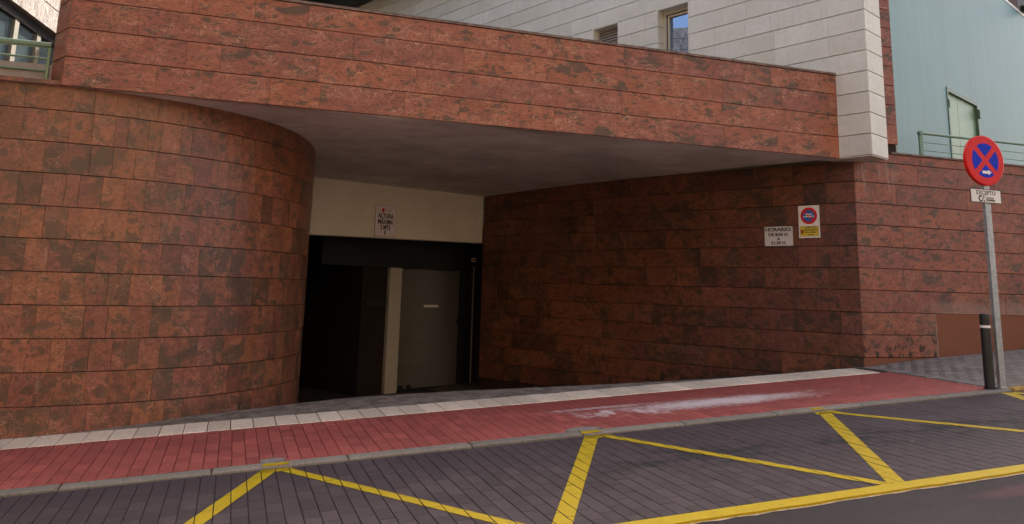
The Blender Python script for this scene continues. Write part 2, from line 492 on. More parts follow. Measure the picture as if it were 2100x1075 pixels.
def rod(p, q, r, n=10):
    p, q = Vector(p), Vector(q)
    d = (q - p).normalized()
    a = d.orthogonal().normalized()
    b = d.cross(a)
    V = [p + r * (math.cos(2 * math.pi * i / n) * a + math.sin(2 * math.pi * i / n) * b) for i in range(n)]
    V += [q + r * (math.cos(2 * math.pi * i / n) * a + math.sin(2 * math.pi * i / n) * b) for i in range(n)]
    F = [(i, (i + 1) % n, n + (i + 1) % n, n + i) for i in range(n)] + [tuple(range(n - 1, -1, -1)), tuple(range(n, 2 * n))]
    return V, F

_slab = {}
def slab_mesh(w, d, h, mat, c=0.004, axis='Y'):
    """a slab with a chamfered front: front at y=0 (axis Y) or top at z=0 (axis Z), centred on the other two axes"""
    key = (round(w, 3), round(d, 3), round(h, 3), mat.name, c, axis)
    if key in _slab: return _slab[key]
    a, b = w / 2, h / 2
    fr = [(-a + c, -b + c), (a - c, -b + c), (a - c, b - c), (-a + c, b - c)]
    md = [(-a, -b), (a, -b), (a, b), (-a, b)]
    L = [[(x, 0, z) for x, z in fr], [(x, c, z) for x, z in md], [(x, d, z) for x, z in md]]
    if axis == 'Z':
        L = [[(x, z, -y) for x, y, z in l] for l in L]
    V = L[0] + L[1] + L[2]
    F = [(0, 1, 2, 3)]
    for k in (0, 4):
        F += [(k + (i + 1) % 4, k + i, k + 4 + i, k + 4 + (i + 1) % 4) for i in range(4)]
    F += [(11, 10, 9, 8)]
    me = bpy.data.meshes.new("slab")
    me.from_pydata(V, [], F)
    me.materials.append(mat)
    me.update()
    _slab[key] = me
    return me

def courses(root, x0, x1, zs, mat, width, gapx=0.003, gapz=0.010, thick=0.03, holes=(), jit=0.0012, name="stone_panel", rnd=0.35, fixed=None, chamfer=0.003):
    """slabs in courses on a wall frame (front near y = 0). zs: joint heights; holes: (x0, x1, z0, z1)"""
    for k in range(len(zs) - 1):
        za, zb = zs[k], zs[k + 1]
        zm = (za + zb) / 2
        segs = [(x0, x1)]
        for h in holes:
            if h[2] < zm < h[3]:
                new = []
                for s in segs:
                    if h[1] <= s[0] or h[0] >= s[1]: new.append(s); continue
                    if h[0] > s[0]: new.append((s[0], h[0]))
                    if h[1] < s[1]: new.append((h[1], s[1]))
                segs = new
        for s0, s1 in segs:
            L = s1 - s0
            n = max(1, round(L / width + random.uniform(-0.3, 0.3)))
            cuts = [s0] + [s0 + L * (i + random.uniform(-rnd, rnd)) / n for i in range(1, n)] + [s1]
            for i in range(n):
                a, b = cuts[i], cuts[i + 1]
                w = round(b - a, 2) if n > 1 else b - a
                me = slab_mesh(b - a - gapx, thick, zb - za - gapz, mat, chamfer)
                inst(name, me, root, ((a + b) / 2, random.uniform(-jit, jit), zm))

def text(body, size, mat, parent, x, z, y=-0.004, name="lettering", bold=0.0, sx=1.0, align='CENTER', spacing=1.0):
    cu = bpy.data.curves.new(name, 'FONT')
    cu.body = body
    cu.size = size
    cu.align_x = align
    cu.align_y = 'CENTER'
    cu.offset = bold
    cu.extrude = 0.0006
    cu.space_character = spacing
    cu.resolution_u = 3
    tmp = bpy.data.objects.new("tmp", cu)
    COL.objects.link(tmp)
    me = bpy.data.meshes.new_from_object(tmp.evaluated_get(bpy.context.evaluated_depsgraph_get()))
    bpy.data.objects.remove(tmp)
    bpy.data.curves.remove(cu)
    me.materials.clear()
    me.materials.append(mat)
    me.transform(Matrix.Translation((x, y, z)) @ Matrix.Rotation(R(90), 4, 'X') @ Matrix.Diagonal((sx, 1, 1, 1)))
    o = bpy.data.objects.new(name, me)
    COL.objects.link(o)
    o.parent = parent
    return o

def circle(cx, cz, r, n=40, a0=0.0, a1=360.0):
    full = abs(a1 - a0) >= 360
    m = n if full else n + 1
    return [(cx + r * math.cos(R(a0 + (a1 - a0) * i / n)), cz + r * math.sin(R(a0 + (a1 - a0) * i / n))) for i in range(m)]

# ------------------------------------------------------------------ ground frame (street climbs to the right)
gx = Vector((1, 0, 0.0580658)).normalized()
gn = Vector((-0.0580658, -0.01112, 1)).normalized()
gy = gn.cross(gx)
GM = Matrix(((gx.x, gy.x, gn.x, 0), (gx.y, gy.y, gn.y, 0), (gx.z, gy.z, gn.z, 0), (0, 0, 0, 1)))
def zg(x, y): return 0.0580658 * x + 0.01112 * y

BAY = -0.022                                     # the bay lies a little below the kerb
def gthing(name, label=None, cat=None, kind=None): return thing(name, GM, label, cat, kind=kind)

mesh("ground", [(-160, -160, -0.9), (160, -160, -0.9), (160, 160, -0.9), (-160, 160, -0.9)], [(0, 1, 2, 3)], M['far_ground'], kind='structure').matrix_world = GM
mesh("road", [(-60, -9, BAY - 0.012), (60, -9, BAY - 0.012), (60, 4.28, BAY - 0.012), (-60, 4.28, BAY - 0.012)], [(0, 1, 2, 3)], M['asphalt'], kind='structure').matrix_world = GM
o = box("far_pavement", (-60, 60, -40, -9, -0.5, 0.08), M['far_ground'], kind='structure'); o.matrix_world = GM

def pave(root, x0, x1, y0, y1, w, l, top, mat, gx_, gy_, offset, depth=0.05, limit=300, name="paver", pick=None, jit=0.0012, keep=None):
    """blocks in columns across the strip; the nearest ones as parts, the others joined"""
    cells = []
    nx = int(round((x1 - x0) / w))
    for i in range(nx):
        xa = x0 + i * w
        y = y0 - (offset[i % len(offset)] * l)
        while y < y1 - 0.01:
            a, b = max(y, y0), min(y + l, y1)
            if b - a > 0.03:
                cells.append((xa, xa + w, a, b))
            y += l
    if keep: cells = [c for c in cells if keep(c)]
    def dist(c):
        p = GM @ Vector(((c[0] + c[1]) / 2, (c[2] + c[3]) / 2, 0)) - EYE
        d = p.dot(fw)
        if d < 0.5: return 1e6
        u = p.dot(right) / d * 27.864 / 18.0
        v = p.dot(up) / d * 27.864 / 18.0
        out = max(0, abs(u) - 1.03) + max(0, -v - 0.78)
        return p.length + (1000 if out > 0 else 0)
    cells.sort(key=dist)
    tops, rest = [], []
    for k, c in enumerate(cells):
        z = top + random.uniform(-jit, jit)
        tops.append((c, z))
        wv, lv = c[1] - c[0] - gx_, c[3] - c[2] - gy_
        me = slab_mesh(wv, depth, lv, mat, 0.003, 'Z')
        loc = ((c[0] + c[1]) / 2, (c[2] + c[3]) / 2, z)
        if k < limit and dist(c) < 900:
            inst(name, me, root, loc)
        else:
            rest.append(([(v.co.x + loc[0], v.co.y + loc[1], v.co.z + loc[2]) for v in me.vertices], [tuple(p.vertices) for p in me.polygons]))
    if rest:
        V, F = join(rest)
        mesh(name + "_field", V, F, mat, root, kind='stuff')
    return tops

def clip(poly, a, b, c):
    """keep the side a*x + b*y <= c"""
    out = []
    for i in range(len(poly)):
        p, q = poly[i], poly[(i + 1) % len(poly)]
        dp, dq = a * p[0] + b * p[1] - c, a * q[0] + b * q[1] - c
        if dp <= 0: out.append(p)
        if (dp < 0 < dq) or (dq < 0 < dp):
            t = dp / (dp - dq)
            out.append((p[0] + t * (q[0] - p[0]), p[1] + t * (q[1] - p[1])))
    return out

# parking bay of purple grey blocks
bay = gthing("parking_bay", kind='structure')
V, F = bx(-6, 14, 4.24, 6.53, -0.3, BAY - 0.009)
mesh("bed", V, F, M['sand'], bay)
bay_tops = pave(bay, -5.97, 11.13, 4.26, 6.52, 0.103, 0.205, BAY, M['paver_dark'], 0.0045, 0.0016, (0.0, 0.5), limit=300)

def paint(quads, name, mat=None):
    parts = []
    for q in quads:
        xs, ys = [p[0] for p in q], [p[1] for p in q]
        for (c, z) in bay_tops:
            if c[1] < min(xs) or c[0] > max(xs) or c[3] < min(ys) or c[2] > max(ys): continue
            p = list(q)
            g = 0.0035
            for (a, b, k) in ((-1, 0, -(c[0] + g)), (1, 0, c[1] - g), (0, -1, -(c[2] + 0.0015)), (0, 1, c[3] - 0.0015)):
                p = clip(p, a, b, k)
                if len(p) < 3: break
            if len(p) >= 3:
                ar = sum(p[i][0] * p[(i + 1) % len(p)][1] - p[(i + 1) % len(p)][0] * p[i][1] for i in range(len(p)))
                if ar < 0: p = p[::-1]
                n = len(p)
                parts.append(([(x, y, z + 0.003) for x, y in p], [tuple(range(n))]))
    V, F = join(parts)
    return mesh(name, V, F, mat or M['yellow'], bay)

def leg(p, q, w=0.118):
    p, q = Vector((*p, 0)), Vector((*q, 0))
    d = (q - p).normalized()
    n = Vector((-d.y, d.x, 0)) * (w / 2)
    return [tuple((p - n)[:2]), tuple((q - n)[:2]), tuple((q + n)[:2]), tuple((p + n)[:2])]
apex = [(0.40, 6.55), (3.04, 6.55), (5.43, 6.48), (7.80, 6.50)]
val = [(-0.52, 4.34), (1.77, 4.34), (4.12, 4.34), (6.72, 4.34), (9.1, 4.34)]
val_l = [(-0.52, 4.34), (1.82, 4.34), (4.19, 4.34), (6.80, 4.34)]
for k in range(4):
    paint([leg(val_l[k], apex[k])], "painted_line")
    paint([leg((apex[k][0] + 0.05, apex[k][1] - 0.03), val[k + 1], 0.088)], "painted_line")
for ax in (0.41, 3.04, 5.43):
    paint([[(ax - 0.13, 6.42), (ax + 0.16, 6.42), (ax + 0.11, 6.52), (ax - 0.08, 6.52)]], "painted_line")
for ax, w_ in ((0.42, 0.10), (3.03, 0.09), (5.42, 0.07)):
    V, F = prism([(ax - w_ + random.uniform(-0.01, 0.01), 6.538), (ax + w_, 6.538), (ax + w_ * 0.9, 6.600), (ax, 6.592), (ax - w_ * 0.8, 6.604)], -0.002, 0.0045)
    mesh("painted_line", V, F, M['yellow'], bay)
# outer edge line; its ragged front edge laps on to the asphalt
edge = [(-6.0 + i * 0.12, 4.215 + random.uniform(-0.008, 0.008)) for i in range(143)]
parts = []
for i in range(len(edge) - 1):
    (xa, ya), (xb, yb) = edge[i], edge[i + 1]
    gap = 0.004
    parts.append(([(xa, ya, BAY + 0.0045), (xb, yb, BAY + 0.0045), (xb, 4.342, BAY + 0.0045), (xa, 4.342, BAY + 0.0045),
                   (xa, ya, BAY - 0.02), (xb, yb, BAY - 0.02)], [(0, 1, 2, 3), (4, 5, 1, 0)]))
V, F = join(parts)
mesh("painted_line", V, F, M['yellow'], bay)
parts = []
for i in range(len(edge) - 1):
    (xa, ya), (xb, yb) = edge[i], edge[i + 1]
    w1, w2 = 0.012 + 0.012 * math.sin(i * 1.7) ** 2, 0.012 + 0.012 * math.sin((i + 1) * 1.7) ** 2
    parts.append(([(xa, ya - w1, BAY - 0.0085), (xb, yb - w2, BAY - 0.0085), (xb, yb + 0.002, BAY - 0.0085), (xa, ya + 0.002, BAY - 0.0085)], [(0, 1, 2, 3)]))
V, F = join(parts)
mesh("paint_fringe", V, F, M['paint_edge'], bay)

# kerb and pavement
walk = gthing("pavement", kind='structure')
V, F = bx(-8, 7.86, 6.54, 8.64, -0.4, -0.010)
mesh("bed", V, F, M['sand_red'], walk)
x = -6.0
while x < 7.8:
    L = 0.995
    me = slab_mesh(L - 0.006, 0.2, 0.128, M['kerb'], 0.012, 'Z')
    inst("kerbstone", me, walk, (x + L / 2, 6.594, 0.0 + random.uniform(-0.002, 0.002)))
    x += L
x = 7.96
while x < 14:
    me = slab_mesh(0.985, 0.3, 0.128, M['kerb'] if x > 8.9 else M['yellow_old'], 0.015, 'Z')
    inst("kerbstone", me, walk, (x + 0.49, 6.594, 0.003 + 0.011 * (x - 7.9)))
    x += 0.99
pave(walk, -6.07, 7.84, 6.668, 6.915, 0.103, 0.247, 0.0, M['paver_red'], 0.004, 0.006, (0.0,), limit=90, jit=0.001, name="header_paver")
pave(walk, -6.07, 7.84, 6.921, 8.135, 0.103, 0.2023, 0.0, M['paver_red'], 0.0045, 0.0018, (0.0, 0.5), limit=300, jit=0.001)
x = -5.878
while x < 7.7:
    L = 0.206
    me = slab_mesh(L - 0.007, 0.08, 0.485, M['tactile'], 0.005, 'Z')
    inst("pale_slab", me, walk, (x + L / 2, 8.385, 0.004 + random.uniform(-0.002, 0.002)))
    x += L
for (cx, cy, rx, ry) in ((0.41, 6.70, 0.105, 0.085), (3.02, 6.70, 0.17, 0.085)):
    pts = []
    for i in range(22):
        a = 2 * math.pi * i / 22
        k = random.uniform(0.82, 1.12)
        pts.append((cx + rx * k * math.cos(a), cy + ry * k * math.sin(a)))
    V, F = prism(pts, -0.01, 0.0032)
    mesh("cement_patch", V, F, M['cement_patch'], walk)

# grey block pavement climbing past the driveway
side = gthing("side_pavement", kind='structure')
def rise(x, y): return 0.012 * (x - 7.86) + 0.03 * max(0.0, min(1.0, (x - 7.86) / 0.9)) * max(0, min(1, (y - 6.7) / 1.2))
parts = []
near = []
n = 0
for i in range(48):
    for j in range(20):
        xa, ya = 7.862 + i * 0.206, 6.668 + j * 0.103
        off = 0.103 if j % 2 else 0.0
        xa += off - (0.103 if j % 2 else 0)
        x0_, x1_ = xa + (0.103 if j % 2 else 0.0), xa + 0.206 + (0.103 if j % 2 else 0.0)
        if j % 2 and i == 0: x0_ = xa
        c = ((x0_ + x1_) / 2, ya + 0.0515)
        near.append(((x0_, x1_, ya, ya + 0.103), c))
near.sort(key=lambda q: (q[1][0] ** 2 + q[1][1] ** 2))
for k, (c, ctr) in enumerate(near):
    if ctr[1] > 8.66: continue
    z = rise(*ctr) + random.uniform(-0.001, 0.001)
    me = slab_mesh(c[1] - c[0] - 0.004, 0.05, 0.100, M['paver_grey'], 0.002, 'Z')
    if n < 300:
        inst("paver", me, side, (ctr[0], ctr[1], z)); n += 1
    else:
        parts.append(([(v.co.x + ctr[0], v.co.y + ctr[1], v.co.z + z) for v in me.vertices], [tuple(p.vertices) for p in me.polygons]))
V, F = join(parts)
mesh("paver_field", V, F, M['paver_grey'], side, kind='stuff')
mesh("bed", [(7.85, 6.66, -0.012), (18, 6.66, 0.11), (18, 8.8, 0.14), (8.8, 8.8, 0.030), (7.85, 8.8, -0.012)], [(0, 1, 2, 3, 4)], M['sand_grey'], side)

# ------------------------------------------------------------------ garage ramp
crest = [(-3.0, 8.64), (-1.6, 8.72), (-0.966, 8.98), (-0.02, 9.17), (0.79, 9.37), (1.27, 9.47), (1.82, 9.46), (2.77, 9.31), (4.07, 9.02), (5.25, 8.80), (5.9, 8.70), (7.95, 8.66)]
dI = Vector((math.cos(R(119.0065)), math.sin(R(119.0065)), 0))
uI = Vector((-dI.y, dI.x, 0)) * -1            # to the right, seen from the street
corner = Vector((7.936, 8.674, 0))
FLOOR = -1.96 + 1.45
V, F = [], []
for i, (x, y) in enumerate(crest):
    V.append((x, 8.62, zg(x, 8.62) - 0.002))
    V.append((x, y, zg(x, y) - 0.004))
    t = i / (len(crest) - 1)
    g = corner + dI * 7.06 - uI * (1 - t) * 7.5
    V.append((g.x, g.y, FLOOR))
    V.append((g.x + dI.x * 11, g.y + dI.y * 11, FLOOR))
for i in range(len(crest) - 1):
    a, b = i * 4, i * 4 + 4
    for k in range(3):
        F.append((a + k, b + k, b + k + 1, a + k + 1))
ramp = mesh("ramp", V, F, M['cement'], kind='structure')
M['ramp_shade'] = plain("shaded_ramp_concrete", (0.035, 0.029, 0.025), 0.9, var=0.25)  # inner ramp coloured near black to deepen the shade of the entrance
ramp.data.materials.append(M['ramp_shade'])
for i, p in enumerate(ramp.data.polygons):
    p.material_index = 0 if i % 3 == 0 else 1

# ------------------------------------------------------------------ curved wall on the left
CX_, CY_, RAD = -1.84, 11.42, 2.78
curve = thing("curved_wall", Matrix.Translation((CX_, 8.64, -0.1)), "curved wall of square red brown stone tiles at the left of the garage entrance", "wall")
def arc(r, a0, a1, n): return [(CX_ + r * math.cos(R(a0 + (a1 - a0) * i / n)), CY_ + r * math.sin(R(a0 + (a1 - a0) * i / n))) for i in range(n + 1)]
endp = arc(RAD - 0.03, 29, 29, 1)[0]
lower = [(-9.0, CY_ - RAD + 0.03)] + arc(RAD - 0.03, -90, 29, 40)
tail = Vector((endp[0], endp[1], 0)) + dI * 2.2
poly = lower + [(tail.x, tail.y), (tail.x - 1.5, tail.y - 0.3), (-9.0, 13.5)]
TOPZ = 1.865 + 1.45
V, F = prism(poly, -1.6, TOPZ - 0.012)
mesh("core", [(x - CX_, y - 8.64, z + 0.1) for x, y, z in V], F, M['mortar'], curve)
zj = [1.45 + q for q in (-1.80, -1.495, -1.186, -0.882, -0.577, -0.268, 0.042, 0.353, 0.663, 0.982, 1.288, 1.603)] + [TOPZ]
tile_w = 0.196
ang = math.degrees(tile_w / RAD)
n_tiles = 0
rows = []
for k in range(len(zj) - 1):
    h = zj[k + 1] - zj[k]
    shift = random.random()
    s = -30.5 * tile_w - shift * tile_w      # arc length from the tangent point
    while s < math.radians(118) * RAD:
        w = tile_w * random.choice((1, 1, 1, 1, 1, 1, 0.6, 1.5)) if s < 3.6 else tile_w * 1.6
        w = round(w / 0.02) * 0.02
        sm = s + w / 2
        if sm < 0:
            p, rz = (CX_ + sm, CY_ - RAD), 0.0
        else:
            a = -90 + math.degrees(sm / RAD)
            rz = R(a + 90)
            p = (CX_ + RAD * math.cos(R(a)), CY_ + RAD * math.sin(R(a)))
        rows.append((k, h, p, rz, w))
        s += w
rows.sort(key=lambda q: (q[3] > R(95)) + 2 * (q[2][0] < -3.3))
extra = []
for i, (k, h, p, rz, w) in enumerate(rows):
    me = slab_mesh(w - random.choice((0.0005, 0.0005, 0.0012, 0.0025)), 0.026, h - 0.007, M['stone_curve'], 0.0012)
    n_ = Vector((math.sin(rz), -math.cos(rz), 0)) * random.uniform(-0.001, 0.0015)
    loc = (p[0] - CX_ + n_.x, p[1] - 8.64 + n_.y, (zj[k] + h / 2) + 0.1)
    if i < 300:
        inst("stone_tile", me, curve, loc, rz)
    else:
        mt = Matrix.Translation(loc) @ Matrix.Rotation(rz, 4, 'Z')
        extra.append(([tuple(mt @ v.co) for v in me.vertices], [tuple(q.vertices) for q in me.polygons]))
if extra:
    V, F = join(extra)
    mesh("tile_field", V, F, M['stone_curve'], curve, kind='stuff')
V, F = prism([(-9.0, 8.615), (-1.72, 8.615), (-1.72, 9.05), (-9.0, 9.05)], TOPZ - 0.01, TOPZ + 0.028)
mesh("coping", [(x - CX_, y - 8.64, z + 0.1) for x, y, z in V], F, M['stone_street'], curve)
box("terrace_floor", (-9.0, -2.3, 9.05, 20.0, 2.0, 2.15), M['terrace'], kind='structure')

# ------------------------------------------------------------------ beam over the entrance
YB = 8.57
beam = thing("stone_beam", frame((-1.75, YB, 0)), "long red stone parapet beam spanning over the dark garage entrance", "beam")
BL = 7.628 + 1.75
zb = [1.842 + 1.45, 2.137 + 1.45, 2.431 + 1.45, 2.733 + 1.45, 3.0 + 1.45]
V, F = bx(0.02, BL - 0.01, 0.028, 0.30, zb[0] + 0.03, zb[-1] - 0.002)
mesh("core", V, F, M['mortar'], beam)
courses(beam, 0.0, BL, zb, M['stone_beam'], 0.86, gapx=0.0006, gapz=0.0065, thick=0.03, jit=0.0008)
# left return, running back parallel to the ramp
V, F = [], []
ret = thing_m = Matrix.Rotation(R(119.0 - 180), 4, 'Z')
rl = 0.36
for k in range(4):
    me = slab_mesh(rl, 0.03, zb[k + 1] - zb[k] - 0.0085, M['stone_beam'], 0.003)
    c = Vector((0, 0, 0)) + dI * (rl / 2)
    o = inst("stone_panel", me, beam, (c.x - 0.002, c.y + 0.002, (zb[k] + zb[k + 1]) / 2), R(119.0 - 180))
V, F = bx(-0.19, BL, -0.012, 0.32, zb[-1] + 0.004, zb[-1] + 0.034)
V = [(x if x > 0 else x + (0.17 if y < 0.1 else 0.0), y, z) for x, y, z in V]
mesh("coping", V, F, M['cap'], beam)
V, F = bx(-0.16, BL, 0.30, 0.55, zb[0] + 0.05, zb[-1])
mesh("rear_face", V, F, M['brown_core'], beam)

# soffit, sagging a little towards the garage
def soff_z(t, c, y):
    q = max(0.0, (y - YB) / 0.875)
    k = min(1.0, q / 3.0)
    z = 1.8465 + 0.024 * min(1.0, q / 1.5) - k * 0.0058 * max(0.0, t - 2.6) ** 2
    return 1.45 + z - k * 0.022 * c * min(1.0, max(0.0, (t - 4.0) / 3.0))
V, F = [], []
nt_, nc_ = 16, 12
for i in range(nt_ + 1):
    for j in range(nc_ + 1):
        t = 7.12 * i / nt_
        c = 10.5 * j / nc_
        p = corner + dI * t - uI * c
        p0 = p.copy()
        if p0.y < YB + 0.004:
            # start behind the beam
            p0 = p0 + dI * ((YB + 0.004 - p0.y) / dI.y)
            t = (p0 - corner).dot(dI)
        V.append((p0.x, p0.y, soff_z(t, c, p0.y)))
for i in range(nt_):
    for j in range(nc_):
        a = i * (nc_ + 1) + j
        F.append((a, a + 1, a + nc_ + 2, a + nc_ + 1))
soff = mesh("soffit", [(x + 1.75, y - YB, z) for x, y, z in V], F, M['soffit'], beam, smooth=True)
poly = [(-2.4, 8.86), (7.6, 8.86), (7.6, 9.4), (4.2, 15.4), (3.2, 16.2), (-0.6, 13.9), (-2.4, 12.5)]
V, F = prism(poly, 1.905 + 1.45, 2.1 + 1.45)
mesh("roof_slab", [(x + 1.75, y - YB, z) for x, y, z in V], F, M['terrace'], beam)

# ------------------------------------------------------------------ ramp side wall and street wall
Z0 = 3.311
zr = [Z0 - 0.2935 * k for k in range(13)][::-1]
rw = thing("ramp_wall", frame((7.936, 8.674, 0), 119.0065 - 180), "red stone wall, toned down for shade, with two signs running along the right of the garage ramp", "wall")
courses(rw, -7.05, -0.0, zr[:-1] + [Z0, ], M['stone_ramp_shade'], 0.46, gapx=0.0025, gapz=0.007, jit=0.0012, rnd=0.42)
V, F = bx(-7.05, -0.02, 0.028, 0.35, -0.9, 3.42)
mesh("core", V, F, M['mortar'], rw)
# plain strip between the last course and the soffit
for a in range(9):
    me = slab_mesh(0.775, 0.03, 0.115, M['stone_ramp_shade'], 0.003)
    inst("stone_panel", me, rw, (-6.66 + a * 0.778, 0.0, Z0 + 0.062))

sw = thing("street_wall", frame((7.936, 8.674, 0), 0), "brown red stone wall beside the street right of the garage entrance", "wall")
ztop = 3.443
courses(sw, 0.004, 6.6, [zr[k] for k in range(len(zr)) if zr[k] > 1.2] + [ztop], M['stone_street'], 1.0, gapx=0.002, gapz=0.008, jit=0.001)
low = [z for z in zr if 0.6 < z < 1.3]
courses(sw, 0.004, 1.262, low, M['stone_street'], 1.0, gapx=0.002, gapz=0.008, jit=0.001)
V, F = bx(0.03, 6.6, 0.028, 0.28, -0.5, ztop - 0.01)
mesh("core", V, F, M['mortar'], sw)
V, F = bx(1.268, 6.6, 0.004, 0.03, 0.2, 1.262)
mesh("painted_plinth", V, F, M['rust_paint'], sw)
V, F = bx(0.004, 1.262, 0.006, 0.03, 0.2, low[0] - 0.004)
mesh("painted_plinth", V, F, M['rust_paint'], sw)
V, F = join([bx(1.264, 6.6, -0.004, 0.01, 1.262, 1.272), bx(1.262, 1.272, -0.003, 0.01, low[0], 1.262)])
mesh("plinth_edge", V, F, M['efflor'], sw)
V, F = bx(0.66, 6.62, -0.02, 0.30, ztop + 0.003, ztop + 0.028)
mesh("coping", V, F, M['cap'], sw)
# narrow stone pier beside the pale block
zw = [1.85 + 1.45 + 0.2865 * k for k in range(28)]
for k in range(0, 27):
    if zw[k] < ztop: continue
    me = slab_mesh(0.20, 0.03, 0.2865 - 0.008, M['stone_beam'], 0.003)
    inst("pier_stone", me, sw, (0.70, -0.004, zw[k] + 0.143))
V, F = bx(0.585, 0.79, 0.026, 0.10, ztop, 10.5)
mesh("pier_core", V, F, M['mortar'], sw)

# ------------------------------------------------------------------ pale stone building
AZW = 112.8
dW = Vector((math.cos(R(AZW)), math.sin(R(AZW)), 0))
wc = Vector((7.785, 8.160, 0))
WM = frame(wc, AZW - 180)
white = thing("pale_stone_building", WM, "pale cream stone clad building with slot windows above the red beam", "building")
WL_ = 14.6
win = (-3.505, -2.85, 3.0, zw[10] + 0.012)
lou = (-4.975, -4.355, 3.0, zw[10] + 0.012)
holes = (win, lou)
courses(white, -0.52, -0.0, zw[:17], M['cream'], 2.0, gapx=0.0, gapz=0.009)
courses(white, -WL_, -0.52, [z for z in zw[3:21]], M['cream'], 1.25, gapx=0.0015, gapz=0.009, holes=holes, rnd=0.3)
top_z = zw[20]
segs = [(-WL_, lou[0] - 0.0), (lou[1], win[0]), (win[1], -0.028)]
P = [bx(a, b, 0.029, 0.30, zw[0] + 0.002, top_z) for a, b in segs]
P += [bx(lou[0], lou[1], 0.0295, 0.30, zw[10], top_z), bx(win[0], win[1], 0.0295, 0.30, zw[10], top_z)]
V, F = join(P)
mesh("core", V, F, M['cream_joint'], white)
def jamb(h, side, nm):
    x = h[0] if side < 0 else h[1]
    for k in range(3, 10):
        a, b = zw[k] + 0.0045, zw[k + 1] - 0.0045
        V, F = bx(x, x + 0.02, 0.001, 0.26, a, b) if side < 0 else bx(x - 0.02, x, 0.001, 0.26, a, b)
        mesh(nm, V, F, M['cream'], white)
jamb(win, -1, "jamb_stone"); jamb(win, 1, "jamb_stone"); jamb(lou, -1, "jamb_stone"); jamb(lou, 1, "jamb_stone")
for h in holes:
    box("lintel", (h[0] + 0.001, h[1] - 0.001, 0.002, 0.26, h[3] - 0.022, h[3] - 0.002), M['cream'], white)
def fr(h, w, y0, y1):
    x0, x1, z0, z1 = h[0] + 0.02, h[1] - 0.02, 3.9, h[3] - 0.022
    return [bx(x0, x0 + w, y0, y1, z0, z1), bx(x1 - w, x1, y0, y1, z0, z1), bx(x0 + w, x1 - w, y0, y1, z1 - w, z1)]
V, F = join(fr(win, 0.05, 0.17, 0.25))
wf = mesh("window_frame", V, F, M['cream_frame'], white)
h2 = (win[0] + 0.05, win[1] - 0.05, win[2], win[3] - 0.05)
V, F = join(fr(h2, 0.014, 0.18, 0.25))
mesh("seal", V, F, M['black'], wf)
h3 = (win[0] + 0.064, win[1] - 0.064, win[2], win[3] - 0.064)
V, F = join(fr(h3, 0.035, 0.19, 0.25))
mesh("sash", V, F, M['cream_frame'], wf)
box("pane", (win[0] + 0.11, win[1] - 0.11, 0.215, 0.225, 3.9, win[3] - 0.14), M['glass_blue'], wf)
V, F = join(fr(lou, 0.035, 0.14, 0.22))
lf = mesh("louver_frame", V, F, M['louver'], white)
z = 4.3
while z < lou[3] - 0.09:
    a = [(lou[0] + 0.055, 0.15, z), (lou[1] - 0.055, 0.15, z), (lou[1] - 0.055, 0.168, z + 0.040), (lou[0] + 0.055, 0.168, z + 0.040)]
    b = [(x, y + 0.004, zz + 0.006) for x, y, zz in a]
    V = a + b
    mesh("slat", V, [(0, 1, 2, 3), (7, 6, 5, 4), (0, 4, 5, 1), (1, 5, 6, 2), (2, 6, 7, 3), (3, 7, 4, 0)], M['louver'], lf)
    z += 0.052
box("louver_back", (lou[0] + 0.02, lou[1] - 0.02, 0.225, 0.24, 3.9, lou[3] - 0.03), M['black'], white)
# narrow face towards the street
d2az = 24.19
nar = Matrix.Rotation(R(d2az - (AZW - 180)), 4, 'Z')
rz2 = R(d2az - (AZW - 180))
NL = 0.515
for k in range(27):
    me = slab_mesh(NL, 0.03, 0.2865 - 0.009, M['cream'], 0.003)
    c = Matrix.Rotation(rz2, 3, 'Z') @ Vector((NL / 2, -0.001, 0))
    inst("stone_panel", me, white, (c.x, c.y, zw[k] + 0.143), rz2)
def toW(p):
    q = WM.inverted() @ Vector((p[0], p[1], 0))
    return (q.x, q.y)
ax2 = Vector((math.cos(R(d2az)), math.sin(R(d2az)), 0))
in2 = Vector((-ax2.y, ax2.x, 0))
a_ = wc + in2 * 0.029 + ax2 * 0.03
b_ = wc + ax2 * (NL - 0.002) + in2 * 0.029
c_ = b_ + in2 * 0.27
d_ = a_ + in2 * 0.5
V, F = prism([toW(a_), toW(b_), toW(c_), toW(d_)], zw[0] + 0.002, 10.9)
mesh("corner_core", V, F, M['cream_joint'], white)
V, F = prism([toW(wc + ax2 * 0.012 + in2 * 0.01), toW(wc + ax2 * (NL - 0.01) + in2 * 0.01), toW(wc + ax2 * (NL - 0.01) + in2 * 0.38), toW(wc + dW * 0.6 + in2 * 0.03)], zw[0] - 0.012, zw[0] - 0.001)
mesh("underside", V, F, M['cream'], white)
# dark eave and the block of the building behind
box("eave", (-WL_ - 9, -6.5, -1.6, 0.4, zw[19] + 0.03, zw[19] + 0.33), M['roof_dark'], white)
mass = [(7.95, 9.4), (8.9, 9.4), (22, 15.3), (22, 34), (-6, 34), (2.7, 22.4), tuple((wc + dW * 14.3 + Vector((0.28, 0.11, 0)))[:2])]
V, F = prism(mass, 3.4, 12.6)
mesh("rear_block", [(*toW((x, y)), z) for x, y, z in V], F, M['brown_core'], white)
mesh("far_face", [(*toW((x, y)), z) for x, y, z in prism([(-12, 23.0), (2.3, 22.2), (2.3, 22.6), (-12, 23.4)], 2.0, 12.0)[0]], prism([(0, 0)] * 4, 0, 1)[1], M['roof_dark'], white)

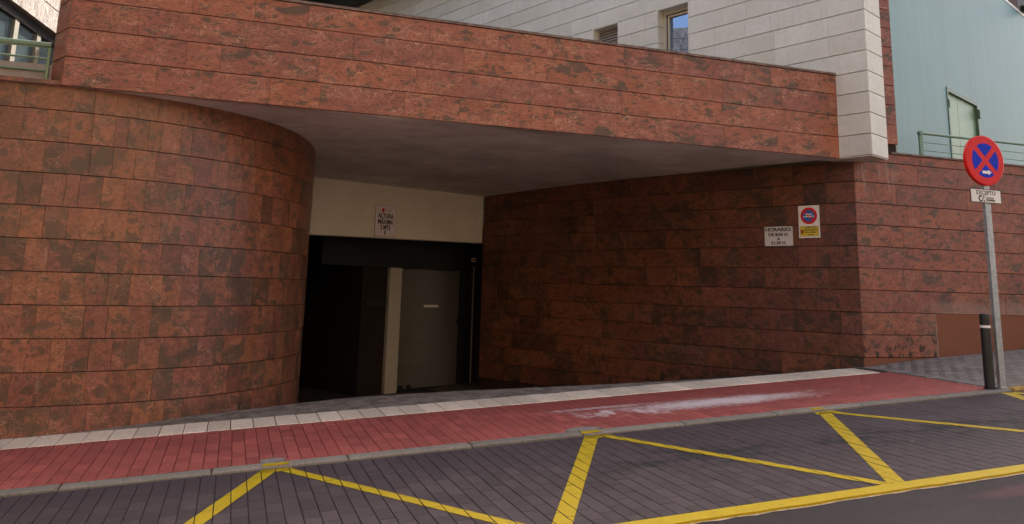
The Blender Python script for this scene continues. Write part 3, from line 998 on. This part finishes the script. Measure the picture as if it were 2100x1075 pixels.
# ------------------------------------------------------------------ teal clad building
TM = frame((8.70, 8.78, 0), d2az)
teal_b = thing("teal_building", TM, "pale teal metal clad building behind the street wall with a green door", "building")
TB, TT = 2.75, 6.085 + 1.45
door = (2.5, 4.05, TB, 3.5 + 1.45)
x = 0.22
xs = [0.22]
while xs[-1] < 13: xs.append(xs[-1] + 1.19)
for a, b in zip(xs[:-1], xs[1:]):
    segs = [(a, b, TB, TT)]
    out = []
    for s in segs:
        if s[1] <= door[0] or s[0] >= door[1]: out.append(s); continue
        if s[0] < door[0]: out.append((s[0], door[0], s[2], s[3]))
        if s[1] > door[1]: out.append((door[1], s[1], s[2], s[3]))
        out.append((max(s[0], door[0]), min(s[1], door[1]), door[3], s[3]))
    V, F = join([bx(q[0], q[1] - 0.002, 0.0, 0.05, q[2], q[3]) for q in out])
    mesh("cladding_sheet", V, F, M['teal'], teal_b)
box("core", (0.12, 13.3, 0.16, 0.5, TB - 1.0, TT - 0.01), M['brown_core'], teal_b)
box("corner_trim", (0.12, 0.22, -0.02, 0.16, TB - 0.5, TT), M['green_dark'], teal_b)
box("top_trim", (0.2, 13.3, -0.012, 0.14, TT, TT + 0.05), M['white_paint'], teal_b)
V, F = join([bx(door[0], door[0] + 0.05, -0.012, 0.11, door[2], door[3]), bx(door[1] - 0.05, door[1], -0.012, 0.11, door[2], door[3]), bx(door[0] + 0.05, door[1] - 0.05, -0.012, 0.11, door[3] - 0.07, door[3])])
df = mesh("door_frame", V, F, M['green_dark'], teal_b)
sp = door[0] + 0.60
dl = box("door_leaf", (door[0] + 0.055, sp - 0.006, 0.035, 0.08, door[2], door[3] - 0.075), M['green'], teal_b)
box("door_leaf", (sp + 0.006, door[1] - 0.055, 0.035, 0.08, door[2], door[3] - 0.075), M['green'], teal_b)
for z in (door[2] + 0.35, door[3] - 0.35):
    box("hinge", (door[0] + 0.035, door[0] + 0.075, -0.024, 0.03, z, z + 0.14), M['green_dark'], dl)
box("door_closer", (door[1] - 0.06, door[1] + 0.0, -0.05, -0.013, door[3] - 0.30, door[3] - 0.14), M['green_dark'], df)
tinv = TM.inverted()
V, F = prism([(8.80, 8.97), (14.4, 8.97), (21.0, 14.2), (8.92, 8.985)], TB - 0.1, TB)
mesh("walkway", [tuple(tinv @ Vector(v)) for v in V], F, M['terrace'], teal_b)
redb = thing("red_upper_block", frame(Vector((8.70, 8.78, 0)) + in2 * 0.9, d2az), "red stone upper storey rising behind the teal cladding", "building")
zz = [TT - 0.4 + 0.3 * k for k in range(18)]
courses(redb, 3.5, 13.4, zz, M['stone_beam'], 1.4, gapx=0.002, gapz=0.009)
box("core", (3.4, 13.4, 0.03, 0.4, TT - 3, 12.6), M['brown_core'], redb)
fl = thing("flood_lamp", TM @ Matrix.Translation((7.55, -0.05, TT)), "small grey lamp fitting fixed on the top edge of the teal wall", "lamp")
box("bracket", (-0.05, 0.05, -0.03, 0.05, 0.05, 0.16), M['black'], fl)
box("housing", (-0.16, 0.22, -0.12, 0.06, 0.16, 0.34), M['steel'], fl)
box("visor", (-0.02, 0.20, -0.20, -0.12, 0.02, 0.14), M['black'], fl)

# ------------------------------------------------------------------ railings
def railing(name, mat4, x0, x1, posts, zs, r_top, r_mid, label, ball):
    t = thing(name, mat4, label, "railing")
    V, F = rod((x0, 0, zs[0]), (x1, 0, zs[0]), r_top, 14)
    mesh("handrail", V, F, M['rail_green'], t, smooth=False)
    for z in zs[1:]:
        V, F = rod((x0, 0, z), (x1, 0, z), r_mid, 8)
        mesh("rail_bar", V, F, M['rail_green'], t)
    for px_ in posts:
        hwp = 0.03 if ball else 0.012
        V, F = bx(px_ - hwp, px_ + hwp, -0.012, 0.012, -0.02, zs[0] - (0.01 if not ball else 0.02))
        if ball:
            V2, F2 = rod((px_, -0.025, zs[0]), (px_, 0.025, zs[0]), 0.034, 14)
            V, F = join([(V, F), (V2, F2)])
        mesh("post", V, F, M['green'] if not ball else M['rail_green'], t)
    return t
railing("railing", frame((9.29, 8.80, ztop + 0.028)), 0.0, 5.0, (0.0, 2.6, 5.0), (0.358, 0.225, 0.105), 0.020, 0.006,
        "green metal railing on top of the street wall before the teal wall", True)
railing("railing", frame((-6.0, 8.84, TOPZ + 0.028)), 0.0, 4.06, (4.05, 2.2, 0.1), (0.402, 0.262, 0.136), 0.032, 0.0115,
        "green metal railing on top of the curved wall at the left", False)

# ------------------------------------------------------------------ left building: tuff facade over a glazed strip
LAZ = 79.478
LP = Vector((-2.864, 13.0, 0))
lb = thing("grey_stone_building", frame(LP, LAZ), "grey pink rough stone building with dark glazing behind the left railing", "building")
SZ = 3.60 + 1.45
courses(lb, -7.5, 4.5, [SZ + 0.34 * k for k in range(13)], M['tuff'], 0.95, gapx=0.003, gapz=0.012, thick=0.05)
box("core", (-7.5, 4.5, 0.045, 0.6, SZ - 0.02, SZ + 4.07), M['brown_core'], lb)
box("shade_band", (-7.5, 4.5, 0.055, 0.6, SZ - 0.15, SZ - 0.022), M['black'], lb)  # black strip standing in for the shade under the stone overhang
for i in range(-7, 5):
    xm = -0.30 + i * 0.69
    box("mullion", (xm - 0.02, xm + 0.10, 0.06, 0.13, 2.15, SZ - 0.151), M['beige_frame'], lb)
    pn = box("pane", (xm + 0.10, xm + 0.67, 0.10, 0.12, 2.25, SZ - 0.151), M['glass_dark'], lb)
    box("transom", (xm + 0.10, xm + 0.67, 0.07, 0.13, 2.15, 2.249), M['beige_frame'], lb)
box("left_block", (-7.5, 4.5, 0.62, 6.0, 2.0, SZ + 4.05), M['brown_core'], lb)

# ------------------------------------------------------------------ garage front and interior
G0 = Vector((4.509, 14.855, 0))
GF = frame(G0, 119.0065 - 90)
gar = thing("garage_front", GF, "dark garage mouth under a cream rendered header at the end of the ramp", "garage")
zt = lambda x: 1.45 + 1.75 + 0.024 * x
zbm = lambda x: 1.45 + 0.857 + 0.0235 * x
P = [plate([(-5.2, zbm(-5.2)), (-0.005, zbm(0)), (-0.005, zt(0) + 0.05), (-5.2, zt(-5.2) + 0.05)], 0.0, 0.22)]
V, F = join(P)
hd = mesh("header", V, F, M['header'], gar)
V, F = plate([(-5.2, zbm(-5.2) - 0.012), (-0.005, zbm(0) - 0.012), (-0.005, zbm(0)), (-5.2, zbm(-5.2))], -0.006, 0.225)
mesh("header_edge", V, F, M['pillar'], gar)
# lowered black soffit and lintel inside
V, F = join([bx(-3.0, 1.2, 0.95, 1.2, 0.33 + 1.45, 2.7)])
mesh("lintel", V, F, M['black'], gar)
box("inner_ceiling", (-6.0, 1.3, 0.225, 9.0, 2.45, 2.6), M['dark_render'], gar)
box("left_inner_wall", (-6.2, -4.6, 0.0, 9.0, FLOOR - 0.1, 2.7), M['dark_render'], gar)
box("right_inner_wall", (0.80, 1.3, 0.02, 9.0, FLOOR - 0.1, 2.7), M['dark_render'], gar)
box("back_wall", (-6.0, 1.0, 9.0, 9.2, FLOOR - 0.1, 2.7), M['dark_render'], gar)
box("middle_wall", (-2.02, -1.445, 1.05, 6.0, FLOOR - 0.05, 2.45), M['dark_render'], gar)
box("door_jamb", (0.525, 0.79, 0.95, 1.35, FLOOR - 0.05, 0.33 + 1.45), M['black'], gar)
box("jamb_edge", (0.735, 0.75, 0.925, 0.95, FLOOR, 0.42 + 1.45), M['louver'], gar)
box("pillar", (-1.44, -1.15, 0.98, 1.25, FLOOR - 0.05, 0.33 + 1.448), M['pillar'], gar)
dleaf = box("garage_leaf", (-1.135, 0.515, 1.12, 1.18, FLOOR + 0.03, 0.33 + 1.446), M['leaf'], gar)
for k in range(1, 5):
    zz_ = FLOOR + 0.03 + k * 0.42
    box("panel_seam", (-1.13, 0.51, 1.1188, 1.1205, zz_ - 0.0015, zz_ + 0.0015), M['dark_render'], dleaf)
box("leaf_side", (-1.147, -1.137, 1.0, 1.18, FLOOR, 0.33 + 1.446), M['pillar'], gar)
box("pale_bar", (-0.445, -0.06, 1.105, 1.12, 1.04, 1.085), M['white_paint'], dleaf)  # thin pale bar across the garage leaf
for xx in (-0.95, -0.74):
    V, F = rod((xx, 1.09, FLOOR + 0.06), (xx, 1.12, FLOOR + 0.06), 0.05, 14)
    mesh("roller_wheel", V, F, M['black'], dleaf)
box("lock", (0.46, 0.49, 1.10, 1.12, 0.72, 0.80), M['black'], dleaf)
V, F = bx(-0.98, 0.0, 1.05, 1.10, FLOOR, FLOOR + 0.018)
mesh("floor_track", V, F, M['black'], gar)
stk = thing("sticker", GF @ Matrix.Translation((0.74, 0.945, 0.56 + 1.45)), "tiny pale sticker with a red strip above the black garage jamb", "sticker")
box("paper", (-0.07, 0.07, -0.004, 0.0, -0.04, 0.04), M['white_paint'], stk)
box("print", (-0.055, 0.05, -0.007, -0.0045, -0.018, 0.02), M['red_sign'], stk)
# slatted grille and service box inside on the left
gr = thing("ceiling_slats", GF @ Matrix.Translation((-3.9, 1.9, 0)), "three dim brown slats under the garage ceiling at the left", "slats")
for k, (z0, z1) in enumerate(((0.885, 0.93), (0.735, 0.765), (0.55, 0.63))):
    box("slat", (-0.9, 0.62, 0.0, 0.05, z0 + 1.45, z1 + 1.45), M['roller'], gr)
up_w = thing("upper_panel", GF @ Matrix.Translation((-3.9, 3.2, 0)), "dim brown wall panel hanging inside the garage at the left", "panel")
box("board", (-1.2, 0.85, 0.0, 0.1, -0.09 + 1.45, 2.44), M['roller'], up_w)
cl = thing("wall_bracket", GF @ Matrix.Translation((-1.52, 1.04, -0.33 + 1.45)), "small black bracket on the wall inside the garage beside the white pillar", "bracket")
box("arm", (-0.45, 0.02, -0.05, 0.0, -0.05, 0.05), M['black'], cl)
box("tip", (0.02, 0.05, -0.06, 0.0, -0.04, 0.05), M['roller'], cl)

# ------------------------------------------------------------------ signs
def sign_root(name, m, w, h, mat, label, cat, th=0.006, part="plate"):
    t = thing(name, m, label, cat)
    box(part, (-w / 2, w / 2, 0.0, th, -h / 2, h / 2), mat, t)
    return t

hs = sign_root("height_sign", GF @ Matrix.Translation((-2.427, -0.012, 1.088 + 1.45)), 0.43, 0.525, M['sheet'],
               "pale height limit sheet lettered ALTURA MÁXIMA on the cream header", "sign")
text("ALTURA", 0.112, M['ink'], hs, 0, 0.080, bold=0.003, sx=0.80)
text("MÁXIMA", 0.112, M['ink'], hs, 0, -0.022, bold=0.003, sx=0.76)
text("2 MTS", 0.105, M['ink'], hs, 0, -0.118, bold=0.003, sx=0.78)
box("backing", (-0.223, 0.223, 0.0065, 0.010, -0.270, 0.270), M['grey_ink'], hs)
V, F = join([plate([(-0.008, -0.215), (0.008, -0.215), (0.008, -0.185), (-0.008, -0.185)], -0.003, 0),
             plate([(-0.021, -0.185), (0.021, -0.185), (0.0, -0.160)], -0.003, 0), plate([(-0.021, -0.215), (0.0, -0.245), (0.021, -0.215)], -0.003, 0)])
mesh("arrow", V, F, M['ink'], hs)
V, F = plate([(-0.085, 0.215), (-0.085, 0.155), (-0.060, 0.135), (-0.035, 0.155), (-0.035, 0.215)], -0.003, 0)
mesh("crest", V, F, M['red_sign'], hs)
text("AYUNTAMIENTO", 0.020, M['grey_ink'], hs, 0.055, 0.195)
text("SAN SEBASTIAN", 0.018, M['grey_ink'], hs, 0.055, 0.170)

RW = rw.matrix_world
ho = sign_root("hours_sign", RW @ Matrix.Translation((-1.10, -0.012, 0.839 + 1.45)), 0.42, 0.277, M['white_dull'],
               "grey white opening hours sign lettered HORARIO on the ramp wall", "sign")
text("HORARIO:", 0.072, M['ink'], ho, 0.0, 0.093, bold=0.0022, sx=1.16)
text("DE 8:30 H.", 0.060, M['ink'], ho, 0.0, 0.022, bold=0.0020, sx=1.12)
text("A", 0.055, M['ink'], ho, 0.0, -0.040, bold=0.0020, sx=1.1)
text("21:30 H.", 0.060, M['ink'], ho, 0.0, -0.098, bold=0.0020, sx=1.12)

va = sign_root("driveway_sign", RW @ Matrix.Translation((-0.648, -0.012, 1.033 + 1.45)), 0.30, 0.455, M['white_paint'],
               "white and yellow driveway plate with a round no parking symbol", "sign")
V, F = plate(circle(0, 0.083, 0.118), -0.002, 0)
mesh("red_disc", V, F, M['red_sign'], va)
V, F = plate(circle(0, 0.083, 0.084), -0.004, 0)
mesh("blue_disc", V, F, M['blue_small'], va)
V, F = plate([(-0.068, 0.133), (-0.050, 0.151), (0.068, 0.033), (0.050, 0.015)], -0.0055, 0)
mesh("red_bar", V, F, M['red_sign'], va)
text("VADO", 0.034, M['white_paint'], va, 0, 0.103, y=-0.007, bold=0.001)
text("PERMANENTE", 0.029, M['white_paint'], va, 0, 0.070, y=-0.007, bold=0.001, sx=0.9)
V, F = plate([(-0.132, -0.205), (0.132, -0.205), (0.132, -0.062), (-0.132, -0.062)], -0.0015, 0)
mesh("frame_line", V, F, M['ink'], va)
V, F = plate([(-0.129, -0.202), (0.129, -0.202), (0.129, -0.065), (-0.129, -0.065)], -0.003, 0)
mesh("yellow_panel", V, F, M['yellow_sign'], va)
for i, s in enumerate(("EXCMO. AYTO.", "DE SAN SEBASTIAN", "DE LA GOMERA", "Nº  304")):
    text(s, 0.026, M['ink'], va, 0.022, -0.085 - i * 0.033, y=-0.0045, bold=0.0007, sx=0.85)
V, F = plate([(-0.118, -0.115), (-0.118, -0.155), (-0.100, -0.172), (-0.082, -0.155), (-0.082, -0.115)], -0.0045, 0)
mesh("crest", V, F, M['ink'], va)
V, F = plate([(-0.111, -0.121), (-0.111, -0.152), (-0.100, -0.163), (-0.089, -0.152), (-0.089, -0.121)], -0.006, 0)
mesh("crest_field", V, F, M['red_sign'], va)

# traffic sign on its post
px0, py0 = 7.915, 6.655
tsn = thing("traffic_sign", frame((px0, py0, zg(px0, py0))), "round red and blue no stopping sign on a galvanised post", "traffic sign")
zb0 = zg(px0, py0)
def chan(z0, z1):
    o, i_ = (0.040, 0.020), 0.0025
    out = []
    out.append(bx(-0.040, 0.040, -0.020, -0.0175, z0, z1))
    out.append(bx(-0.040, 0.040, 0.0175, 0.020, z0, z1))
    out.append(bx(-0.040, -0.0375, -0.0174, 0.0174, z0, z1))
    out.append(bx(0.0375, 0.040, -0.0174, 0.0174, z0, z1))
    out.append(bx(-0.012, 0.012, -0.0215, -0.0201, z0, z1))
    return out
V, F = join(chan(-0.05, 1.58 + 1.45 - zb0))
mesh("post", V, F, M['steel'], tsn)
DZ = 1.552 + 1.45 - zb0
RD = 0.285
DX = -0.027
n = 64
prof = [(0.0, 0.0), (RD - 0.012, 0.0), (RD, 0.006), (RD, 0.040), (RD - 0.006, 0.040), (RD - 0.006, 0.010)]
V, F = [], []
for (r_, y_) in prof[1:]:
    V += [(DX + r_ * math.cos(2 * math.pi * i / n), -0.055 + y_, DZ + r_ * math.sin(2 * math.pi * i / n)) for i in range(n)]
F.append(tuple(range(n)))
for k in range(len(prof) - 2):
    F += [(k * n + (i + 1) % n, k * n + i, (k + 1) * n + i, (k + 1) * n + (i + 1) % n) for i in range(n)]
disc = mesh("disc", V, F, M['red_sign'], tsn)
V, F = plate(circle(DX, DZ, RD - 0.008), -0.048, -0.046)
mesh("disc_back", V, F, M['steel'], tsn)
# blue quarters between the arms of the cross
rb, hw = 0.196, 0.031
dd = math.sqrt(rb * rb - hw * hw)
a_in = math.degrees(math.atan2(hw, dd))
for q in range(4):
    a0, a1 = -45 + 90 * q + a_in, 45 + 90 * q - a_in
    pts = [(DX + hw * math.sqrt(2) * math.cos(R(90 * q)), DZ + hw * math.sqrt(2) * math.sin(R(90 * q)))] + circle(DX, DZ, rb, 14, a0, a1)
    V, F = plate(pts, -0.0565, -0.055)
    mesh("blue_field", V, F, M['blue_sign'], tsn)
az_, ax_ = DZ - 0.135, DX + 0.008
pts = [(-0.068, -0.016), (0.020, -0.016), (0.020, -0.031), (0.068, 0.0), (0.020, 0.031), (0.020, 0.016), (-0.068, 0.016)]
V, F = plate([(ax_ + x, az_ + z) for x, z in pts], -0.058, -0.0566)
mesh("arrow", V, F, M['white_paint'], tsn)
PZ = 1.150 + 1.45 - zb0
box("plate", (-0.262, 0.190, -0.032, -0.026, PZ - 0.078, PZ + 0.078), M['ink'], tsn)
box("plate_face", (-0.254, 0.182, -0.034, -0.0325, PZ - 0.070, PZ + 0.070), M['white_paint'], tsn)
text("EXCEPTO", 0.066, M['ink'], tsn, -0.036, PZ + 0.034, y=-0.0355, bold=0.0008)
ring = circle(-0.115, PZ - 0.030, 0.038, 20, 55, 305)
inn = circle(-0.115, PZ - 0.030, 0.020, 20, 55, 305)
V = [(x, -0.0355, z) for x, z in ring] + [(x, -0.0355, z) for x, z in inn]
F = [(i, i + 1, 21 + i + 1, 21 + i) for i in range(20)]
mesh("emblem", V, F, M['ink'], tsn)
V, F = join([plate([(-0.082, PZ - 0.004), (-0.066, PZ + 0.008), (-0.060, PZ - 0.006), (-0.074, PZ - 0.024)], -0.0355, -0.034),
             plate([(-0.082, PZ - 0.056), (-0.074, PZ - 0.036), (-0.060, PZ - 0.054), (-0.066, PZ - 0.068)], -0.0355, -0.034)])
mesh("emblem_wings", V, F, M['ink'], tsn)
V, F = plate(circle(-0.090, PZ - 0.030, 0.011, 10), -0.036, -0.034)
mesh("emblem_dot", V, F, M['logo_green'], tsn)
text("TELEVISION", 0.026, M['ink'], tsn, -0.045, PZ - 0.020, y=-0.0355, align='LEFT', sx=0.85)
text("CANARIA", 0.037, M['ink'], tsn, -0.045, PZ - 0.047, y=-0.0355, align='LEFT', bold=0.0012, sx=0.85)
for zz_ in (PZ, DZ - 0.1, DZ + 0.1):
    box("clamp", (-0.048, 0.048, -0.026, 0.024, zz_ - 0.012, zz_ + 0.012), M['steel'], tsn)

# bollard
bo = thing("bollard", frame((7.765, 6.672, zg(7.765, 6.672))), "black round bollard with one white band beside the sign post", "bollard")
prof = [(0.0505, -0.05), (0.0505, 0.75), (0.0495, 0.775), (0.043, 0.785), (0.0, 0.787)]
n = 28
V, F = [], []
for r_, z_ in prof[:-1]:
    V += [(r_ * math.cos(2 * math.pi * i / n), r_ * math.sin(2 * math.pi * i / n), z_) for i in range(n)]
V.append((0, 0, 0.787))
for k in range(3):
    F += [(k * n + i, k * n + (i + 1) % n, (k + 1) * n + (i + 1) % n, (k + 1) * n + i) for i in range(n)]
F += [(3 * n + i, 3 * n + (i + 1) % n, 4 * n) for i in range(n)]
mesh("tube", V, F, M['rubber'], bo, smooth=True)
V, F = rod((0, 0, 0.635), (0, 0, 0.662), 0.0515, 28)
mesh("white_band", V, F, M['white_paint'], bo)
V, F = rod((0, 0, 0.0), (0, 0, 0.012), 0.062, 24)
mesh("foot_ring", V, F, M['black'], bo)

# ------------------------------------------------------------------ unseen houses added behind the camera for bounce, tall and dark against low light
M['house_cream'] = plaster("ochre_house_render", (0.13, 0.09, 0.055), 0.06, 0.15, (0.09, 0.06, 0.04))
M['house_glass'] = glass("house_glass", (0.05, 0.06, 0.07), 0.03, 0.0)
hx = -30.0
for k, (w, h, words) in enumerate(((13, 13.0, "lowest unseen ochre house across the street at the far left"), (11, 14.6, "tallest unseen ochre house across the street"),
                                    (14, 13.6, "wide unseen ochre house across the street facing the entrance"), (12, 14.0, "unseen ochre house across the street at the far right"))):
    zg_ = zg(hx + w / 2, -9.5)
    hs_ = thing("unseen_house", frame((hx, -10.0, zg_)), words, "house", "unseen houses added across the street")
    box("wall", (0, w - 0.1, -9.0, 0.0, -1.5, h), M['house_cream'], hs_)
    box("cornice", (-0.05, w - 0.05, 0.0, 0.25, h - 0.35, h + 0.1), M['house_cream'], hs_)
    for fl_ in range(4):
        for i in range(int(w // 2.6)):
            x0 = 1.0 + i * 2.5
            z0 = 1.0 + fl_ * 3.2
            f_ = box("window", (x0, x0 + 1.1, 0.002, 0.05, z0, z0 + 1.5), M['cream_frame'], hs_)
            box("pane", (x0 + 0.07, x0 + 1.03, 0.051, 0.056, z0 + 0.07, z0 + 1.43), M['house_glass'], f_)
    hx += w + (0 if k != 1 else 0.0)

# ------------------------------------------------------------------ small litter lying about
def leaf(x, y, z, s, label, mat=None):
    a = random.uniform(0, 6.28)
    pts = [(1.0, 0, 0.0), (0.35, 0.42, 0.10), (-0.5, 0.30, 0.06), (-1.0, 0, 0.16), (-0.5, -0.3, 0.05), (0.35, -0.42, 0.12), (0, 0, 0.0)]
    V = [(s * (px_ * math.cos(a) - py_ * math.sin(a)), s * (px_ * math.sin(a) + py_ * math.cos(a)), s * h + 0.003) for px_, py_, h in pts]
    V += [(x_, y_, z_ + 0.0015) for x_, y_, z_ in V]
    F = [(6, (i + 1) % 6, i) for i in range(6)] + [(13, 7 + i, 7 + (i + 1) % 6) for i in range(6)]
    o = mesh("fallen_leaf", V, F, mat or M['leaf_dry'])
    o.matrix_world = GM @ Matrix.Translation((x, y, z))
    return o
spots = [(2.28, 8.66, 0.0, 0.028, "dry leaf on the dark cement behind the pale slabs before the garage door"),
         (8.35, 5.45, BAY, 0.035, "lone pale leaf on the bay paving in front of the bollard"),
         (2.75, 6.80, 0.001, 0.018, "tiny dry leaf on the red pavers beside the middle cement patch"),
         (4.0, 5.9, BAY, 0.02, "small dry leaf on the bay paving above the middle yellow diagonal"),
         (1.7, 8.3, 0.006, 0.018, "dry leaf on a pale slab before the white pillar"),
         (3.4, 6.1, BAY, 0.014, "scrap of leaf on the bay near the middle zigzag peak"),
         (5.2, 5.2, BAY, 0.016, "scrap of leaf on the bay between the two right hand zigzag legs"),
         (2.6, 8.32, 0.006, 0.016, "dry leaf on a pale slab before the dark end of the ramp wall")]
for i, (x, y, z, s, words) in enumerate(spots):
    o = leaf(x, y, z, s, "")
    tag(o, words, "leaf", "dry leaves scattered on the paving")

# grit swept against the foot of the curved wall and along the crest of the ramp
parts = []
for i in range(520):
    if i % 2:
        a = R(random.uniform(-95, -42))
        rr = RAD + random.uniform(0.005, 0.16) ** 1.0
        x, y = CX_ + rr * math.cos(a), CY_ + rr * math.sin(a)
        if y < 8.63: y = 8.63 + random.uniform(0, 0.02)
    else:
        x = random.uniform(-0.9, 5.5)
        y = 8.66 + abs(random.gauss(0, 0.16))
    s_ = random.uniform(0.003, 0.010)
    V = [(x + s_ * dx * random.uniform(0.7, 1.2), y + s_ * dy * random.uniform(0.7, 1.2), s_ * dz) for dx, dy, dz in ((1, 0.2, -0.3), (-0.4, 0.9, -0.3), (-0.6, -0.8, -0.3), (0.1, 0.0, 0.9))]
    parts.append((V, [(0, 1, 3), (1, 2, 3), (2, 0, 3)]))
V, F = join(parts)
grit = mesh("grit", V, F, M['cement_patch'], kind='stuff')
grit.matrix_world = GM

def screws(root, w, h, y=-0.0075):
    for sx_ in (-1, 1):
        for sz_ in (-1, 1):
            V, F = plate(circle(sx_ * (w / 2 - 0.014), sz_ * (h / 2 - 0.014), 0.006, 10), y + 0.004, 0.0)
            mesh("screw", V, F, M['steel'], root)
screws(ho, 0.42, 0.277)
screws(va, 0.30, 0.455)
screws(hs, 0.43, 0.525)
V, F = bx(-0.075, 0.075, -0.055, 0.055, -0.01, 0.006)
mesh("base_plate", V, F, M['steel'], tsn)
